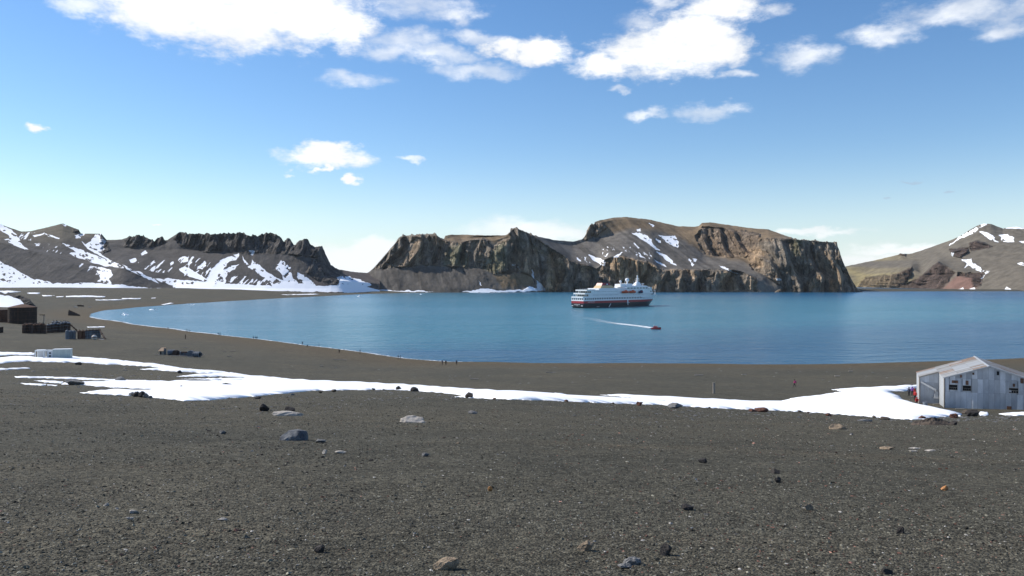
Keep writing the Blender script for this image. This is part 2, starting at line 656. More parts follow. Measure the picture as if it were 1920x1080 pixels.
def soft_masks(px, py, polys, width, jit=0.0, seed=0):
    m = np.zeros(px.shape)
    jx = jit * fbm(px / 9, py / 6, octaves=3, seed=seed) if jit else 0
    jy = jit * 0.6 * fbm(px / 9, py / 6, octaves=3, seed=seed + 5) if jit else 0
    for p in polys:
        q = np.array(p)
        lo, hi = q.min(0) - 12, q.max(0) + 12
        sel = (px > lo[0]) & (px < hi[0]) & (py > lo[1]) & (py < hi[1])
        if sel.any():
            d = in_poly((px + jx)[sel], (py + jy)[sel], p)
            m[sel] = np.maximum(m[sel], sstep(d, -width, width))
    return m


def relief(name, lines, x0, x1, cliffs, snows, colour, back=320.0, step=1.0, amp=1.0, jag=2.2, seed=0, facets=(), scree=1.0, flecks=None):
    """a hill lofted through its feature lines (foot ... crest), then carried down its far side;
    each line is keyed as (column, row, distance)"""
    xs = np.arange(x0, x1 + 0.01, step)
    L = [keyed(k, xs) for k in lines]
    ys = [l[0] for l in L]
    ds = [l[1] for l in L]
    for i in range(1, len(ys) - 1):      # round the keyed feature lines a little
        for _ in range(2):
            ys[i] = np.convolve(np.pad(ys[i], 5, mode='edge'), np.ones(11) / 11, 'valid')
    for i in range(1, len(ys)):
        ys[i] = np.minimum(ys[i], ys[i - 1] - 0.05)
    PX, PY, DD, T = [], [], [], []
    for i in range(len(ys) - 1):
        n = max(3, int(np.max(ys[i] - ys[i + 1]) / 1.15))
        for k in range(n):
            t = k / n
            PY.append(ys[i] * (1 - t) + ys[i + 1] * t)
            DD.append(ds[i] * (1 - t) + ds[i + 1] * t)
            PX.append(xs)
            T.append(np.full(xs.shape, i + t))
    PX.append(xs); PY.append(ys[-1]); DD.append(ds[-1]); T.append(np.full(xs.shape, float(len(ys) - 1)))
    px, py, D = np.array(PX), np.array(PY), np.array(DD)
    for _ in range(2):      # ease the creases between the keyed columns
        kx = 9
        Dp = np.pad(D, ((0, 0), (kx, kx)), mode='edge')
        cs_ = np.cumsum(np.concatenate([np.zeros((len(D), 1)), Dp], 1), 1)
        D = (cs_[:, 2 * kx + 1:] - cs_[:, :-(2 * kx + 1)]) / (2 * kx + 1)
    cl = soft_masks(px, py, cliffs, 2.0, 3.0, seed + 3)
    sn = soft_masks(px, py, snows, 1.5, 3.2, seed + 8)
    bare = fbm((px + py) / 9, (py - 0.5 * px) / 4.5, octaves=4, seed=seed + 11)
    sn = sn * (1 - sstep(bare, 0.30, 0.40) * sstep(py, 538, 528))
    if flecks is not None:
        sn = np.maximum(sn, flecks(px, py))
    # world position before relief
    X = (px - CX) / FPX * D
    Z = EYE + (HY - py) / FPX * D
    s = D.mean() / 1900.0
    a = amp * s
    # buttresses, columns and ledges on the cliffs; gullies on the scree
    wx = X + 9 * s * fbm(X / (60 * s), Z / (70 * s), octaves=2, seed=seed + 15)
    wz = Z + 12 * s * fbm(X / (50 * s), Z / (50 * s), octaves=2, seed=seed + 16)
    big = fbm(wx / (88 * s), wz / (210 * s), D / (300 * s), octaves=3, seed=seed + 20, ridged=True)
    col = fbm(wx / (23 * s), wz / (80 * s), D / (200 * s), octaves=3, seed=seed + 30, ridged=True)
    rough = fbm(X / (9 * s), Z / (10 * s), D / (40 * s), octaves=3, seed=seed + 40)
    block = np.round(2.5 * fbm(wx / (34 * s), wz / (26 * s), octaves=2, seed=seed + 55)) / 2.5
    ledge = fbm(X / (70 * s), Z / (15 * s), octaves=2, seed=seed + 50)
    flute = fbm(wx / (7.5 * s), wz / (42 * s), D / (120 * s), octaves=3, seed=seed + 33, ridged=True)
    crev = np.clip(1 - np.abs(vnoise(wx / (19 * s), wz / (75 * s), D / (150 * s), seed=seed + 36)) * 5.5, 0, 1)
    disp = cl * a * (5 * flute - 8 * crev + 38 * (big - 0.42) + 15 * (col - 0.4) + 5.5 * rough + 6 * ledge + 6 * block)
    ph = wx / (54 * s) + 0.9 * fbm(X / (150 * s), Z / (120 * s), octaves=2, seed=seed + 57)
    saw = ph - np.floor(ph)
    saw = np.where(saw < 0.82, saw / 0.82, (1 - saw) / 0.18)
    fm = np.maximum(soft_masks(px, py, facets, 6, 6, seed + 58), 0.8 * sstep(fbm(X / (110 * s), Z / (140 * s), octaves=2, seed=seed + 59), 0.0, 0.35))
    disp = disp + cl * a * fm * 38 * (saw - 0.6)
    gul = fbm((X + 0.35 * Z) / (26 * s), Z / (210 * s), octaves=3, seed=seed + 60, ridged=True)
    lump = fbm(X / (70 * s), Z / (40 * s), octaves=3, seed=seed + 70)
    disp = disp + (1 - cl) * a * scree * (2.6 * gul + 8 * lump + 1.6 * rough) * (1 - 0.75 * sn)
    fade = sstep(np.array(T), 0.0, 0.25)
    disp = disp * (0.35 + 0.65 * fade)
    D2 = D - disp
    crest = np.array(T) >= len(ys) - 1.6
    pj = jag * (fbm(px / 4.2, py / 60, octaves=3, seed=seed + 80)) * cl + 0.5 * fbm(px / 7, py / 60, octaves=2, seed=seed + 81)
    py2 = py + pj * sstep(np.array(T), len(ys) - 1.8, len(ys) - 1.0)
    X = (px - CX) / FPX * D2
    Z = EYE + (HY - py2) / FPX * D2
    Y = D2
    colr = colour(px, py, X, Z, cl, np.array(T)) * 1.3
    rows = [np.stack([X, Y, Z], -1)]
    cr, cc, cs = [colr], [cl], [sn]
    topZ = Z[-1]
    # far side
    nb = 14
    Xb, Yb, Zb, Cb, Sb, Clb = [], [], [], [], [], []
    for k in range(1, nb + 1):
        t = k / nb
        yb = Y[-1] + back * t
        xb = X[-1] * (yb / Y[-1]) ** 0.5
        zb = topZ * (1 - t) ** 1.3 - 6 * t + 0.06 * topZ * np.sin(3.1 * t) * fbm(xb / 60, yb / 60, octaves=2, seed=seed + 90)
        Xb.append(xb); Yb.append(yb); Zb.append(zb)
        Cb.append(colr[-1]); Sb.append(np.zeros(xs.shape)); Clb.append(np.zeros(xs.shape))
    V = np.concatenate([rows[0], np.stack([np.array(Xb), np.array(Yb), np.array(Zb)], -1)], 0)
    C = np.concatenate([colr, np.array(Cb)], 0)
    S = np.concatenate([sn, np.array(Sb)], 0)
    K = np.concatenate([cl, np.array(Clb)], 0)
    nr, nc = V.shape[:2]
    gfc = grid_faces(nr, nc)
    me = np_mesh(name, V.reshape(-1, 3), gfc)
    me.polygons.foreach_set('use_smooth', (K.reshape(-1)[gfc].mean(1) < 0.5))
    add_attr(me, 'base', C.reshape(-1, 3))
    add_attr(me, 'snow', S.reshape(-1))
    add_attr(me, 'cliff', K.reshape(-1))
    return link(name, me, M_ROCK)


def lerp(a, b, t):
    return a * (1 - t[..., None]) + np.array(b) * t[..., None]


# --- the great headland across the bay
B_SKY = [(690, 513), (703, 500), (707, 497), (716, 487), (735, 463), (745, 449), (752, 442), (775, 440), (800, 442), (815, 437), (822, 446),
         (832, 449), (835, 442), (845, 440), (870, 440), (935, 442), (955, 441), (957.5, 428), (968, 427), (985, 434), (1005, 443),
         (1040, 450), (1075, 453), (1097, 447), (1100, 432), (1110, 420), (1120, 414), (1150, 408), (1175, 406.5), (1220, 412),
         (1270, 424), (1300, 425), (1310, 424), (1316, 418), (1335, 417), (1400, 427), (1440, 430), (1480, 444), (1500, 449),
         (1540, 453), (1569, 454), (1572, 470), (1580, 490), (1590, 510), (1600, 530), (1612, 546)]
B_L0 = [(670, 549, 1850), (700, 549.5, 1850), (800, 550, 1860), (900, 550, 1875), (1000, 550.3, 1900), (1100, 550.5, 1913), (1400, 550.5, 1913), (1612, 550.5, 1905), (1620, 550.5, 1905)]
B_L1 = [(670, 516, 2020), (690, 514, 2010), (703, 503, 1990), (740, 502, 1975), (800, 497, 1970), (870, 500, 1965), (905, 503, 1955), (925, 511, 1945),
        (950, 512, 1940), (985, 514, 1935), (1005, 525, 1930), (1015, 540, 1922), (1060, 542, 1920), (1100, 540, 1920), (1118, 525, 1925),
        (1125, 508, 1935), (1140, 485, 1940), (1165, 482, 1942), (1200, 489, 1945), (1225, 495, 1945), (1240, 507, 1945), (1290, 506, 1945),
        (1330, 507, 1945), (1355, 512, 1940), (1375, 510, 1938), (1400, 515, 1935), (1420, 525, 1930), (1440, 535, 1922), (1470, 540, 1915),
        (1500, 535, 1908), (1525, 520, 1902), (1540, 516, 1902), (1560, 535, 1908), (1612, 548, 1907), (1620, 548.5, 1907)]
B_L2 = [(670, 515, 2025), (690, 513, 2012), (703, 500.5, 2000), (716, 487, 2000), (735, 464, 2005), (752, 444, 2010), (800, 443, 2010), (815, 439, 2010), (830, 452, 2010),
        (860, 455, 2005), (885, 450, 2000), (905, 449, 2000), (925, 452, 1990), (955, 442, 1985), (957.5, 429, 1985), (968, 428, 1985), (985, 435, 1985), (1005, 444, 1985),
        (1015, 455, 1980), (1050, 475, 1965), (1070, 490, 1955), (1100, 498, 1950), (1120, 505, 1945), (1140, 483, 1958), (1165, 480, 1960),
        (1200, 487, 1962), (1225, 493, 1962), (1240, 505, 1962), (1290, 504, 1962), (1330, 505, 1962), (1375, 508, 1955), (1400, 512, 1950),
        (1420, 513, 1950), (1440, 515, 1945), (1500, 512, 1928), (1540, 508, 1922), (1569, 515, 1920), (1590, 533, 1915), (1612, 547.5, 1910), (1620, 548, 1910)]
B_L3 = [(670, 514, 2030), (690, 512.6, 2015), (703, 500.2, 2003), (752, 443.4, 2030), (815, 438.2, 2030), (830, 450.5, 2050), (860, 447, 2080), (905, 444.5, 2080), (955, 441.5, 2000),
        (957.5, 428.6, 1992), (985, 434.5, 1995), (1005, 443.6, 2000), (1040, 455, 2080), (1075, 460, 2130), (1097, 453, 2160), (1110, 449, 2170), (1140, 442, 2190),
        (1180, 428, 2210), (1220, 430, 2210), (1270, 444, 2200), (1300, 460, 2160), (1320, 478, 2120), (1350, 480, 2100), (1380, 482, 2080),
        (1400, 488, 2050), (1420, 495, 2000), (1440, 485, 1958), (1500, 482, 1945), (1569, 486, 1935), (1590, 518, 1925), (1612, 547.2, 1912), (1620, 547.8, 1912)]
B_L4 = [(670, 513.5, 2040), (690, 512.4, 2020), (703, 500.1, 2006), (752, 442.8, 2045), (815, 437.8, 2045), (830, 449.6, 2070), (860, 442, 2110), (955, 441.2, 2010), (957.5, 428.3, 1998), (985, 434.2, 2003),
        (1005, 443.3, 2010), (1040, 450.5, 2095), (1075, 453.5, 2140), (1097, 448, 2165), (1100, 433, 2175), (1110, 421, 2200), (1150, 412, 2260),
        (1180, 411, 2275), (1220, 417, 2280), (1270, 430, 2280), (1305, 434, 2240), (1320, 427, 2200), (1350, 431, 2185), (1390, 439, 2170),
        (1415, 444, 2110), (1430, 449, 2000), (1450, 448, 1985), (1500, 450, 1965), (1569, 455, 1950), (1580, 491, 1940), (1600, 531, 1925), (1612, 547, 1917), (1620, 547.6, 1917)]
_bd = np.array([(670, 2050), (690, 2030), (752, 2065), (830, 2090), (900, 2140), (955, 2030), (1005, 2030), (1075, 2160), (1097, 2180), (1150, 2320), (1220, 2345), (1290, 2320), (1340, 2300), (1440, 2200), (1480, 2060), (1569, 1985), (1612, 1925), (1620, 1925)], float)
B_L5 = [(x, y, float(np.interp(x, _bd[:, 0], _bd[:, 1]))) for x, y in [(670, 513)] + B_SKY + [(1620, 547.4)]]
B_CLIFFS = [
    [(700, 505), (716, 487), (735, 463), (745, 446), (752, 436), (815, 430), (832, 450), (860, 455), (885, 450), (905, 447), (915, 452), (925, 470), (935, 500), (930, 514), (900, 503), (830, 499), (800, 497), (760, 500), (720, 504)],
    [(905, 503), (920, 475), (935, 455), (953, 447), (955, 420), (985, 430), (1008, 443), (1015, 455), (1050, 475), (1070, 488), (1100, 497), (1125, 508), (1128, 556), (1010, 556), (1003, 535), (1000, 520), (985, 512), (925, 513)],
    [(1118, 556), (1118, 510), (1130, 492), (1140, 484), (1165, 481), (1200, 488), (1225, 494), (1240, 506), (1290, 505), (1330, 506), (1375, 508), (1400, 514), (1418, 522), (1420, 556)],
    [(1094, 452), (1096, 430), (1108, 416), (1128, 418), (1135, 428), (1122, 440)],
    [(1305, 442), (1318, 424), (1400, 434), (1425, 440), (1415, 470), (1400, 482), (1350, 482), (1325, 478), (1310, 460)],
    [(1400, 465), (1430, 448), (1480, 446), (1500, 445), (1570, 448), (1575, 470), (1590, 508), (1618, 550), (1618, 556), (1440, 556), (1470, 540), (1440, 520), (1410, 505)],
]
B_SNOW = [
    [(1184, 436.5), (1196, 436), (1217, 442), (1225, 458.5), (1239, 471), (1229, 468), (1216, 457), (1201, 448)],
    [(1233, 440), (1250, 443.5), (1267, 441), (1272, 452.5), (1270, 465), (1259, 459), (1244, 450)],
    [(1228, 447), (1238, 451.5), (1240, 456), (1234, 454)],
    [(1230, 470), (1247, 477), (1266, 492), (1268, 498), (1252, 490), (1240, 480)],
    [(1292, 484.5), (1306, 485.5), (1302, 495), (1299, 499.5), (1294, 492)],
    [(1348, 498), (1362, 502), (1386, 512), (1383, 514.5), (1362, 506)],
    [(1103, 477), (1117, 482), (1133, 488), (1134, 499), (1125, 496), (1114, 490)],
    [(1146, 485), (1163, 473), (1168, 472.5), (1157, 482)],
    [(1215, 417.5), (1227, 422), (1223, 424.5)],
    [(1193, 429.5), (1201, 428.5), (1202, 433), (1196, 434.5)],
    [(1079, 482), (1091, 487), (1089, 491), (1080, 487)],
    [(1225, 486), (1248, 498), (1249, 501), (1237, 496)],
    [(1188, 455), (1200, 464), (1198, 465.5), (1187, 457)],
    [(1196, 472), (1208, 482), (1212, 486), (1200, 480)],
    [(1128, 470), (1133, 478), (1139, 473), (1136, 481), (1130, 480)],
    [(1453, 521), (1463, 521), (1466, 525.6), (1456, 525.6)],
    [(865, 547.5), (887, 544), (905, 540.5), (917, 541.5), (930, 544.5), (980, 543), (992, 536), (1008, 541), (1009, 546), (905, 548.5)],
    [(1006, 525), (1012, 530), (1024, 545), (1009, 546)],
    [(996, 504), (1001, 513), (1003, 522), (999, 520)],
    [(690, 541), (740, 544), (800, 545.6), (812, 547.5), (690, 549)],
    [(897, 526), (901, 530), (905, 535), (902, 535)],
    [(960, 493), (967, 494), (966, 498), (961, 497)],
]
TAN_REG = [[(1125, 510), (1135, 482), (1170, 478), (1235, 500), (1242, 530), (1215, 545), (1150, 530)],
           [(1030, 470), (1060, 480), (1062, 520), (1040, 548), (1020, 540)],
           [(1350, 512), (1378, 508), (1385, 552), (1350, 552)],
           [(1395, 468), (1425, 460), (1432, 505), (1405, 500)],
           [(1512, 530), (1540, 514), (1530, 540), (1516, 550)], [(1555, 525), (1575, 528), (1572, 552), (1556, 552)]]
OLIVE_REG = [[(905, 505), (925, 470), (945, 452), (950, 500), (930, 515)], [(830, 500), (838, 462), (870, 458), (880, 500)], [(1480, 450), (1500, 448), (1502, 480), (1485, 480)]]
BROWN_REG = [[(826, 452), (835, 438), (955, 438), (952, 446), (925, 458), (905, 447), (885, 450), (860, 456)],
             [(1095, 445), (1110, 415), (1175, 402), (1270, 420), (1320, 412), (1440, 425), (1500, 446), (1430, 450), (1410, 470), (1420, 505), (1390, 490), (1330, 480), (1300, 462), (1275, 446), (1225, 433), (1180, 428), (1140, 440)],
             [(925, 515), (955, 508), (1000, 512), (1005, 536), (940, 540)]]


def colour_b(px, py, X, Z, cl, T):
    c = np.ones(px.shape + (3,)) * np.array((0.104, 0.093, 0.080))
    br = soft_masks(px, py, BROWN_REG, 5, 5, 4)
    c = lerp(c, (0.142, 0.100, 0.058), br * 0.9)
    dk = np.ones(px.shape + (3,)) * np.array((0.200, 0.166, 0.128))
    tn = soft_masks(px, py, TAN_REG, 5, 6, 14)
    spot = sstep(fbm(X / 26, Z / 45, octaves=3, seed=77), 0.05, 0.5)
    dk = lerp(dk, (0.350, 0.245, 0.150), np.clip(tn * 0.85 + spot * 0.5, 0, 1))
    ol = soft_masks(px, py, OLIVE_REG, 5, 6, 24)
    dk = lerp(dk, (0.135, 0.130, 0.075), ol * 0.7)
    dk = lerp(dk, (0.150, 0.105, 0.070), br * 0.6)
    c = c * (1 - cl[..., None]) + dk * cl[..., None]
    streak = sstep(fbm((X + 0.75 * Z) / 11, (Z - 0.5 * X) / 190, octaves=3, seed=99), -0.1, 0.5)
    c = c * (1.06 - 0.34 * (streak * (1 - cl))[..., None])
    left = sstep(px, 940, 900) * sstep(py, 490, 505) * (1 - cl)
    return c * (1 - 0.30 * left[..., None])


def flecks_b(px, py):
    n = fbm((px + 0.3 * py) / 6, (py - 0.8 * px) / 3.2, octaves=3, seed=333)
    reg = soft_masks(px, py, [[(1125, 458), (1215, 462), (1245, 495), (1215, 490), (1150, 472), (1128, 478)], [(1070, 474), (1110, 478), (1120, 498), (1085, 492)], [(935, 495), (985, 500), (980, 510), (940, 508)]], 8)
    return 0.8 * sstep(n, 0.36, 0.46) * reg


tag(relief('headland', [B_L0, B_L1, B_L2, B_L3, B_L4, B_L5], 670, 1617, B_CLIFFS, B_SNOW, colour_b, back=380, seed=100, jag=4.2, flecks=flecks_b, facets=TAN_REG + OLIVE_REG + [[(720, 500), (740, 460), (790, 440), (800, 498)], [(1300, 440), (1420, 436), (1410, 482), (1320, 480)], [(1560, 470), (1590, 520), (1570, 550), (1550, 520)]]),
    'brown basalt cliffs of the headland across the bay', kind='structure')

# --- snow streaked ridge on the left
A_SKY = [(-110, 402), (-40, 408), (0, 420), (40, 434), (60, 433), (118, 419), (148, 431), (152, 438), (190, 438), (200, 450), (228, 449), (245, 443), (266, 441),
         (269, 439), (273, 446), (290, 451), (296, 446), (304, 443), (310, 452), (328, 441), (336, 436), (345, 435), (358, 439), (400, 438), (455, 436), (470, 441),
         (485, 442), (497, 437), (505, 436), (520, 440), (528, 447), (533, 455), (538, 447), (545, 448), (551, 460), (562, 451), (574, 447), (577, 448), (582, 458), (590, 463),
         (598, 462), (604, 461), (612, 480), (620, 497), (635, 505), (665, 510), (690, 512), (712, 513)]
A_L0 = [(-110, 546, 1380), (0, 545, 1400), (100, 544, 1420), (225, 544, 1450), (325, 545, 1490), (420, 547, 1510), (500, 549, 1550), (640, 550, 1670), (712, 551, 1820)]
A_L1 = [(-110, 440, 1600), (0, 454, 1600), (50, 467, 1590), (110, 483, 1570), (150, 498, 1550), (180, 513, 1530), (205, 512, 1525), (230, 501, 1520), (270, 514, 1525), (325, 538, 1530), (420, 540, 1560), (500, 541, 1590), (640, 541, 1690), (712, 545, 1840)]
A_L2 = [(-110, 436, 1690), (0, 448, 1690), (50, 462, 1680), (110, 477, 1660), (150, 490, 1640), (205, 499, 1620), (230, 499, 1600), (270, 512, 1580), (325, 532, 1570), (420, 528, 1600), (500, 528, 1630), (640, 526, 1720), (712, 532, 1870)]
A_L3 = [(-110, 422, 1800), (0, 432, 1800), (60, 441, 1790), (118, 436, 1790), (150, 445, 1790), (190, 456, 1780), (228, 465, 1780), (290, 470, 1780), (340, 466, 1770), (400, 470, 1760), (480, 474, 1755), (530, 477, 1755), (570, 477, 1765), (605, 482, 1790), (620, 500, 1830), (640, 508, 1870), (690, 513, 2000), (712, 514, 2030)]
_ad = np.array([(-110, 1850), (118, 1860), (200, 1840), (330, 1800), (400, 1785), (600, 1810), (640, 1900), (712, 2060)], float)
A_L4 = [(x, y, float(np.interp(x, _ad[:, 0], _ad[:, 1]))) for x, y in A_SKY]
A_CLIFFS = [
    [(328, 447), (336, 428), (400, 430), (520, 430), (580, 440), (605, 455), (622, 500), (600, 485), (560, 478), (500, 476), (470, 478), (440, 472), (390, 474), (340, 462)],
    [(232, 462), (240, 440), (272, 434), (308, 436), (318, 452), (300, 462), (255, 466)],
    [(600, 480), (620, 495), (640, 506), (634, 534), (600, 528), (575, 512), (585, 490)],
    [(186, 440), (198, 448), (205, 470), (193, 475)], [(137, 428), (150, 430), (152, 440), (138, 436)],
]
A_SNOW = [
    [(-110, 540), (-110, 520), (0, 532), (30, 531), (70, 523), (85, 527), (100, 531), (140, 531), (165, 529.5), (185, 531.5), (210, 534), (230, 533), (255, 538), (300, 540.5), (325, 541.5), (332, 539.5),
     (310, 530), (290, 523), (320, 522), (345, 525), (385, 528.5), (388, 522), (394, 510), (405, 495), (415, 487), (425, 482), (447, 474.5), (448, 479), (440, 488), (425, 495), (418, 507), (430, 500), (450, 494),
     (440, 503), (426, 512), (424, 524), (420, 531), (460, 533), (500, 535), (512, 537), (497, 521), (485, 515), (478, 508), (470, 499), (473, 486), (480, 492), (490, 500), (505, 512), (520, 522), (534, 526),
     (530, 518), (525, 512), (517, 505), (518, 497), (527, 487.5), (540, 495), (547, 501), (546, 510), (551, 521), (562, 531), (565, 530), (558, 520), (557, 512), (570, 515), (580, 523), (592, 536), (633, 535), (636, 527),
     (632, 520), (640, 517), (655, 518), (675, 524), (692, 530), (698, 535), (688, 538.5), (705, 542), (720, 546), (720, 549), (600, 547.5), (500, 546), (420, 546), (350, 545), (250, 542.5), (150, 540.5), (60, 543), (-110, 543)],
    [(-110, 470), (0, 490), (25, 502), (50, 517), (74, 528), (55, 535), (0, 540), (-110, 540)],
    [(-110, 398), (0, 419), (15, 427), (30, 439), (37, 450), (32, 452), (52, 467), (45, 467), (20, 456), (8, 450), (20, 447), (15, 440), (0, 432), (-110, 425)],
    [(114, 454), (130, 459), (160, 471), (185, 481), (205, 493), (225, 497), (231, 503), (215, 500), (195, 499), (165, 489), (145, 484), (129, 475), (141, 472), (127, 462)],
    [(150, 450), (165, 461), (180, 469), (200, 484), (224, 495), (210, 497), (190, 481), (165, 467)],
    [(178, 440), (188, 437), (190, 445), (198, 452), (193, 471), (180, 471), (172, 461), (165, 464), (159, 458), (172, 452)],
    [(174, 499), (190, 501), (208, 507), (211, 515), (205, 525), (211, 534), (195, 531), (184, 528), (188, 515), (182, 507)],
    [(228, 497), (245, 504), (270, 514), (291, 524), (300, 531), (275, 523), (255, 513), (238, 506)],
    [(336, 504), (348, 499), (365, 510), (380, 518), (391, 523), (380, 527), (355, 518), (339, 513)],
    [(240, 488), (252, 483.5), (257, 488), (246, 493)], [(340, 480), (352, 481), (352, 491), (344, 493)], [(370, 500), (386, 489), (388, 497), (378, 506)],
    [(454, 479), (462, 491), (476, 505), (469, 505), (457, 492)], [(467, 467), (477, 472), (474, 480), (467, 475)],
    [(139, 440), (156, 437), (151, 447), (140, 446)], [(262, 475), (272, 469), (275, 474), (265, 479)], [(150, 436), (160, 437), (158, 442), (150, 441)],
    [(84, 437), (112, 446), (110, 448), (90, 443)], [(62, 441), (85, 436), (84, 439), (66, 444)], [(113, 419), (126, 421), (122, 426)],
]


def flecks_a(px, py):
    # broken snow lying in the down-slope runnels
    n = fbm((px + 0.9 * py) / 4.5, (py - 0.4 * px) / 13, octaves=3, seed=311)
    reg = soft_masks(px, py, [[(330, 480), (400, 478), (400, 522), (345, 520)], [(425, 515), (500, 520), (505, 538), (425, 533)], [(55, 455), (115, 458), (118, 482), (60, 466)],
                              [(140, 490), (190, 500), (190, 520), (150, 505)], [(255, 490), (330, 485), (320, 515), (270, 508)], [(10, 430), (70, 436), (60, 452), (40, 450)]], 8)
    return 0.8 * sstep(n, 0.22, 0.36) * reg


def colour_a(px, py, X, Z, cl, T):
    c = np.ones(px.shape + (3,)) * np.array((0.064, 0.058, 0.053))
    top = sstep(py, 470, 435) * sstep(px, 230, 180)
    c = lerp(c, (0.096, 0.081, 0.054), top * 0.7)
    red = sstep(px, 560, 600)
    c = lerp(c, (0.086, 0.068, 0.060), red * 0.6)
    dk = np.ones(px.shape + (3,)) * np.array((0.080, 0.072, 0.065))
    return c * (1 - cl[..., None]) + dk * cl[..., None]


tag(relief('ridge', [A_L0, A_L1, A_L2, A_L3, A_L4], -110, 712, A_CLIFFS, A_SNOW, colour_a, back=300, seed=200, amp=0.8, jag=3.0, flecks=flecks_a),
    'dark jagged ridge with snow filled gullies', kind='structure')

# --- far island on the right
C_SKY = [(1565, 503), (1587, 499), (1640, 488), (1683, 478), (1688, 475), (1700, 476.5), (1710, 475), (1750, 462), (1783, 450), (1800, 443), (1820, 430), (1835, 422), (1845, 419), (1858, 420), (1880, 428), (1905, 425), (1920, 427), (1960, 424), (2060, 445)]
_cd = np.array([(1565, 3350), (1640, 3300), (1710, 3150), (1800, 2900), (1850, 2850), (1920, 2750), (2060, 2450)], float)
C_L0 = [(1565, 539, 3000), (1612, 539.5, 2980), (1700, 542, 2700), (1760, 543.5, 2500), (1840, 545.5, 2290), (1920, 547.5, 2080), (2060, 550.5, 1850)]
C_L1 = [(1565, 530, 3060), (1622, 520, 3030), (1681, 514, 2760), (1710, 500, 2760), (1727, 515, 2700), (1760, 491, 2620), (1791, 508, 2490), (1840, 511, 2430), (1920, 510, 2260), (2060, 515, 2000)]
C_L2 = [(1565, 508, 3180), (1640, 497, 3150), (1710, 487, 2980), (1760, 477, 2860), (1800, 466, 2720), (1850, 456, 2660), (1920, 462, 2520), (2060, 480, 2200)]
C_L3 = [(x, y, float(np.interp(x, _cd[:, 0], _cd[:, 1]))) for x, y in C_SKY]
C_CLIFFS = [[(1817, 456), (1832, 452), (1859, 462), (1841, 468), (1819, 470)], [(1780, 467), (1819, 465), (1802, 484), (1786, 481)],
            [(1608, 536), (1622, 520), (1642, 518), (1681, 514), (1710, 500), (1700, 531), (1727, 518), (1760, 491), (1791, 511), (1762, 548), (1600, 548)],
            [(1795, 511), (1843, 513), (1838, 536), (1824, 537), (1822, 522), (1797, 518)], [(1684, 479), (1690, 473), (1700, 474), (1700, 481)]]
C_SNOW = [[(1779, 461), (1797, 444), (1828, 428), (1841, 418), (1853, 418), (1836, 427), (1829, 436), (1811, 444), (1791, 452.5), (1781, 462)],
          [(1832, 433.5), (1850, 435.5), (1861, 443), (1873, 456), (1861, 451.5), (1848, 444)], [(1873, 440.5), (1889, 439.5), (1900, 445), (1902, 453.5), (1881, 453.5)],
          [(1878, 428), (1905, 424), (1932, 426), (1930, 429), (1902, 429)], [(1804, 487), (1821.6, 484.5), (1822, 492), (1841, 501), (1842, 510), (1828, 505.5), (1815, 498), (1806, 503), (1812, 494)],
          [(1843, 506), (1859, 508.5), (1850, 512), (1842, 523), (1837, 523), (1844, 514)], [(1880, 545), (1889, 536.5), (1898, 545)], [(1906, 493), (1923, 491), (1926, 500), (1913, 497)],
          [(1907, 451.5), (1930, 453), (1930, 460)], [(1796, 542), (1806, 538.5), (1810, 542.5)], [(1816, 542.5), (1828, 539.5), (1829, 543.5)], [(1784, 474), (1790, 471), (1788, 482), (1783, 478)]]


def colour_c(px, py, X, Z, cl, T):
    c = np.ones(px.shape + (3,)) * np.array((0.104, 0.090, 0.070))
    ye = sstep(px - 0.5 * (py - 500), 1745, 1640)
    ye = ye * sstep(fbm(X / 130, Z / 60, octaves=3, seed=401), -0.5, 0.4)
    c = lerp(c, (0.215, 0.175, 0.085), ye * 0.85)
    rd = soft_masks(px, py, [[(1760, 545), (1795, 516), (1840, 513), (1838, 531), (1826, 545)]], 5, 5, 41)
    c = lerp(c, (0.135, 0.080, 0.062), rd)
    dk = np.ones(px.shape + (3,)) * np.array((0.085, 0.061, 0.049))
    yd = sstep(px, 1720, 1640)
    dk = lerp(dk, (0.175, 0.135, 0.078), yd * 0.7)
    return c * (1 - cl[..., None]) + dk * cl[..., None]


tag(relief('far_hill', [C_L0, C_L1, C_L2, C_L3], 1565, 2060, C_CLIFFS, C_SNOW, colour_c, back=420, seed=300, amp=1.0, jag=1.4, scree=0.7),
    'grey volcanic hill with snow patches beyond the channel', kind='structure')

# --- snow covered knoll at the left edge
_kd = at(58, 577.5).y
K_L0 = [(-150, 588, _kd - 40), (0, 586, _kd - 30), (40, 583, _kd - 15), (60, 580.5, _kd - 4), (76, 580, _kd + 3)]
K_L1 = [(-150, 566, _kd), (0, 567, _kd + 2), (30, 569, _kd + 3), (48, 572, _kd + 4), (60, 574, _kd + 5), (76, 579.6, _kd + 6)]
K_L2 = [(-150, 536, _kd + 34), (0, 545.5, _kd + 32), (20, 549, _kd + 30), (45, 556, _kd + 25), (55, 561, _kd + 18), (62, 570, _kd + 12), (68, 576, _kd + 10), (76, 579.2, _kd + 9)]
K_SNOW = [[(-150, 544), (0, 552), (18, 555), (36, 561), (46, 569), (48, 576), (40, 582), (0, 590), (-150, 592)], [(-150, 530), (0, 544), (17, 549), (12, 550), (0, 548), (-150, 540)]]


def colour_k(px, py, X, Z, cl, T):
    return np.ones(px.shape + (3,)) * np.array((0.062, 0.057, 0.052))


tag(relief('knoll', [K_L0, K_L1, K_L2], -150, 76, [[(40, 550), (60, 555), (78, 580), (60, 583), (48, 577), (46, 566), (30, 556)]], K_SNOW, colour_k, back=60, seed=500, amp=0.35, jag=1.0, scree=0.6),
    'low knoll under a smooth snow drift', kind='structure')

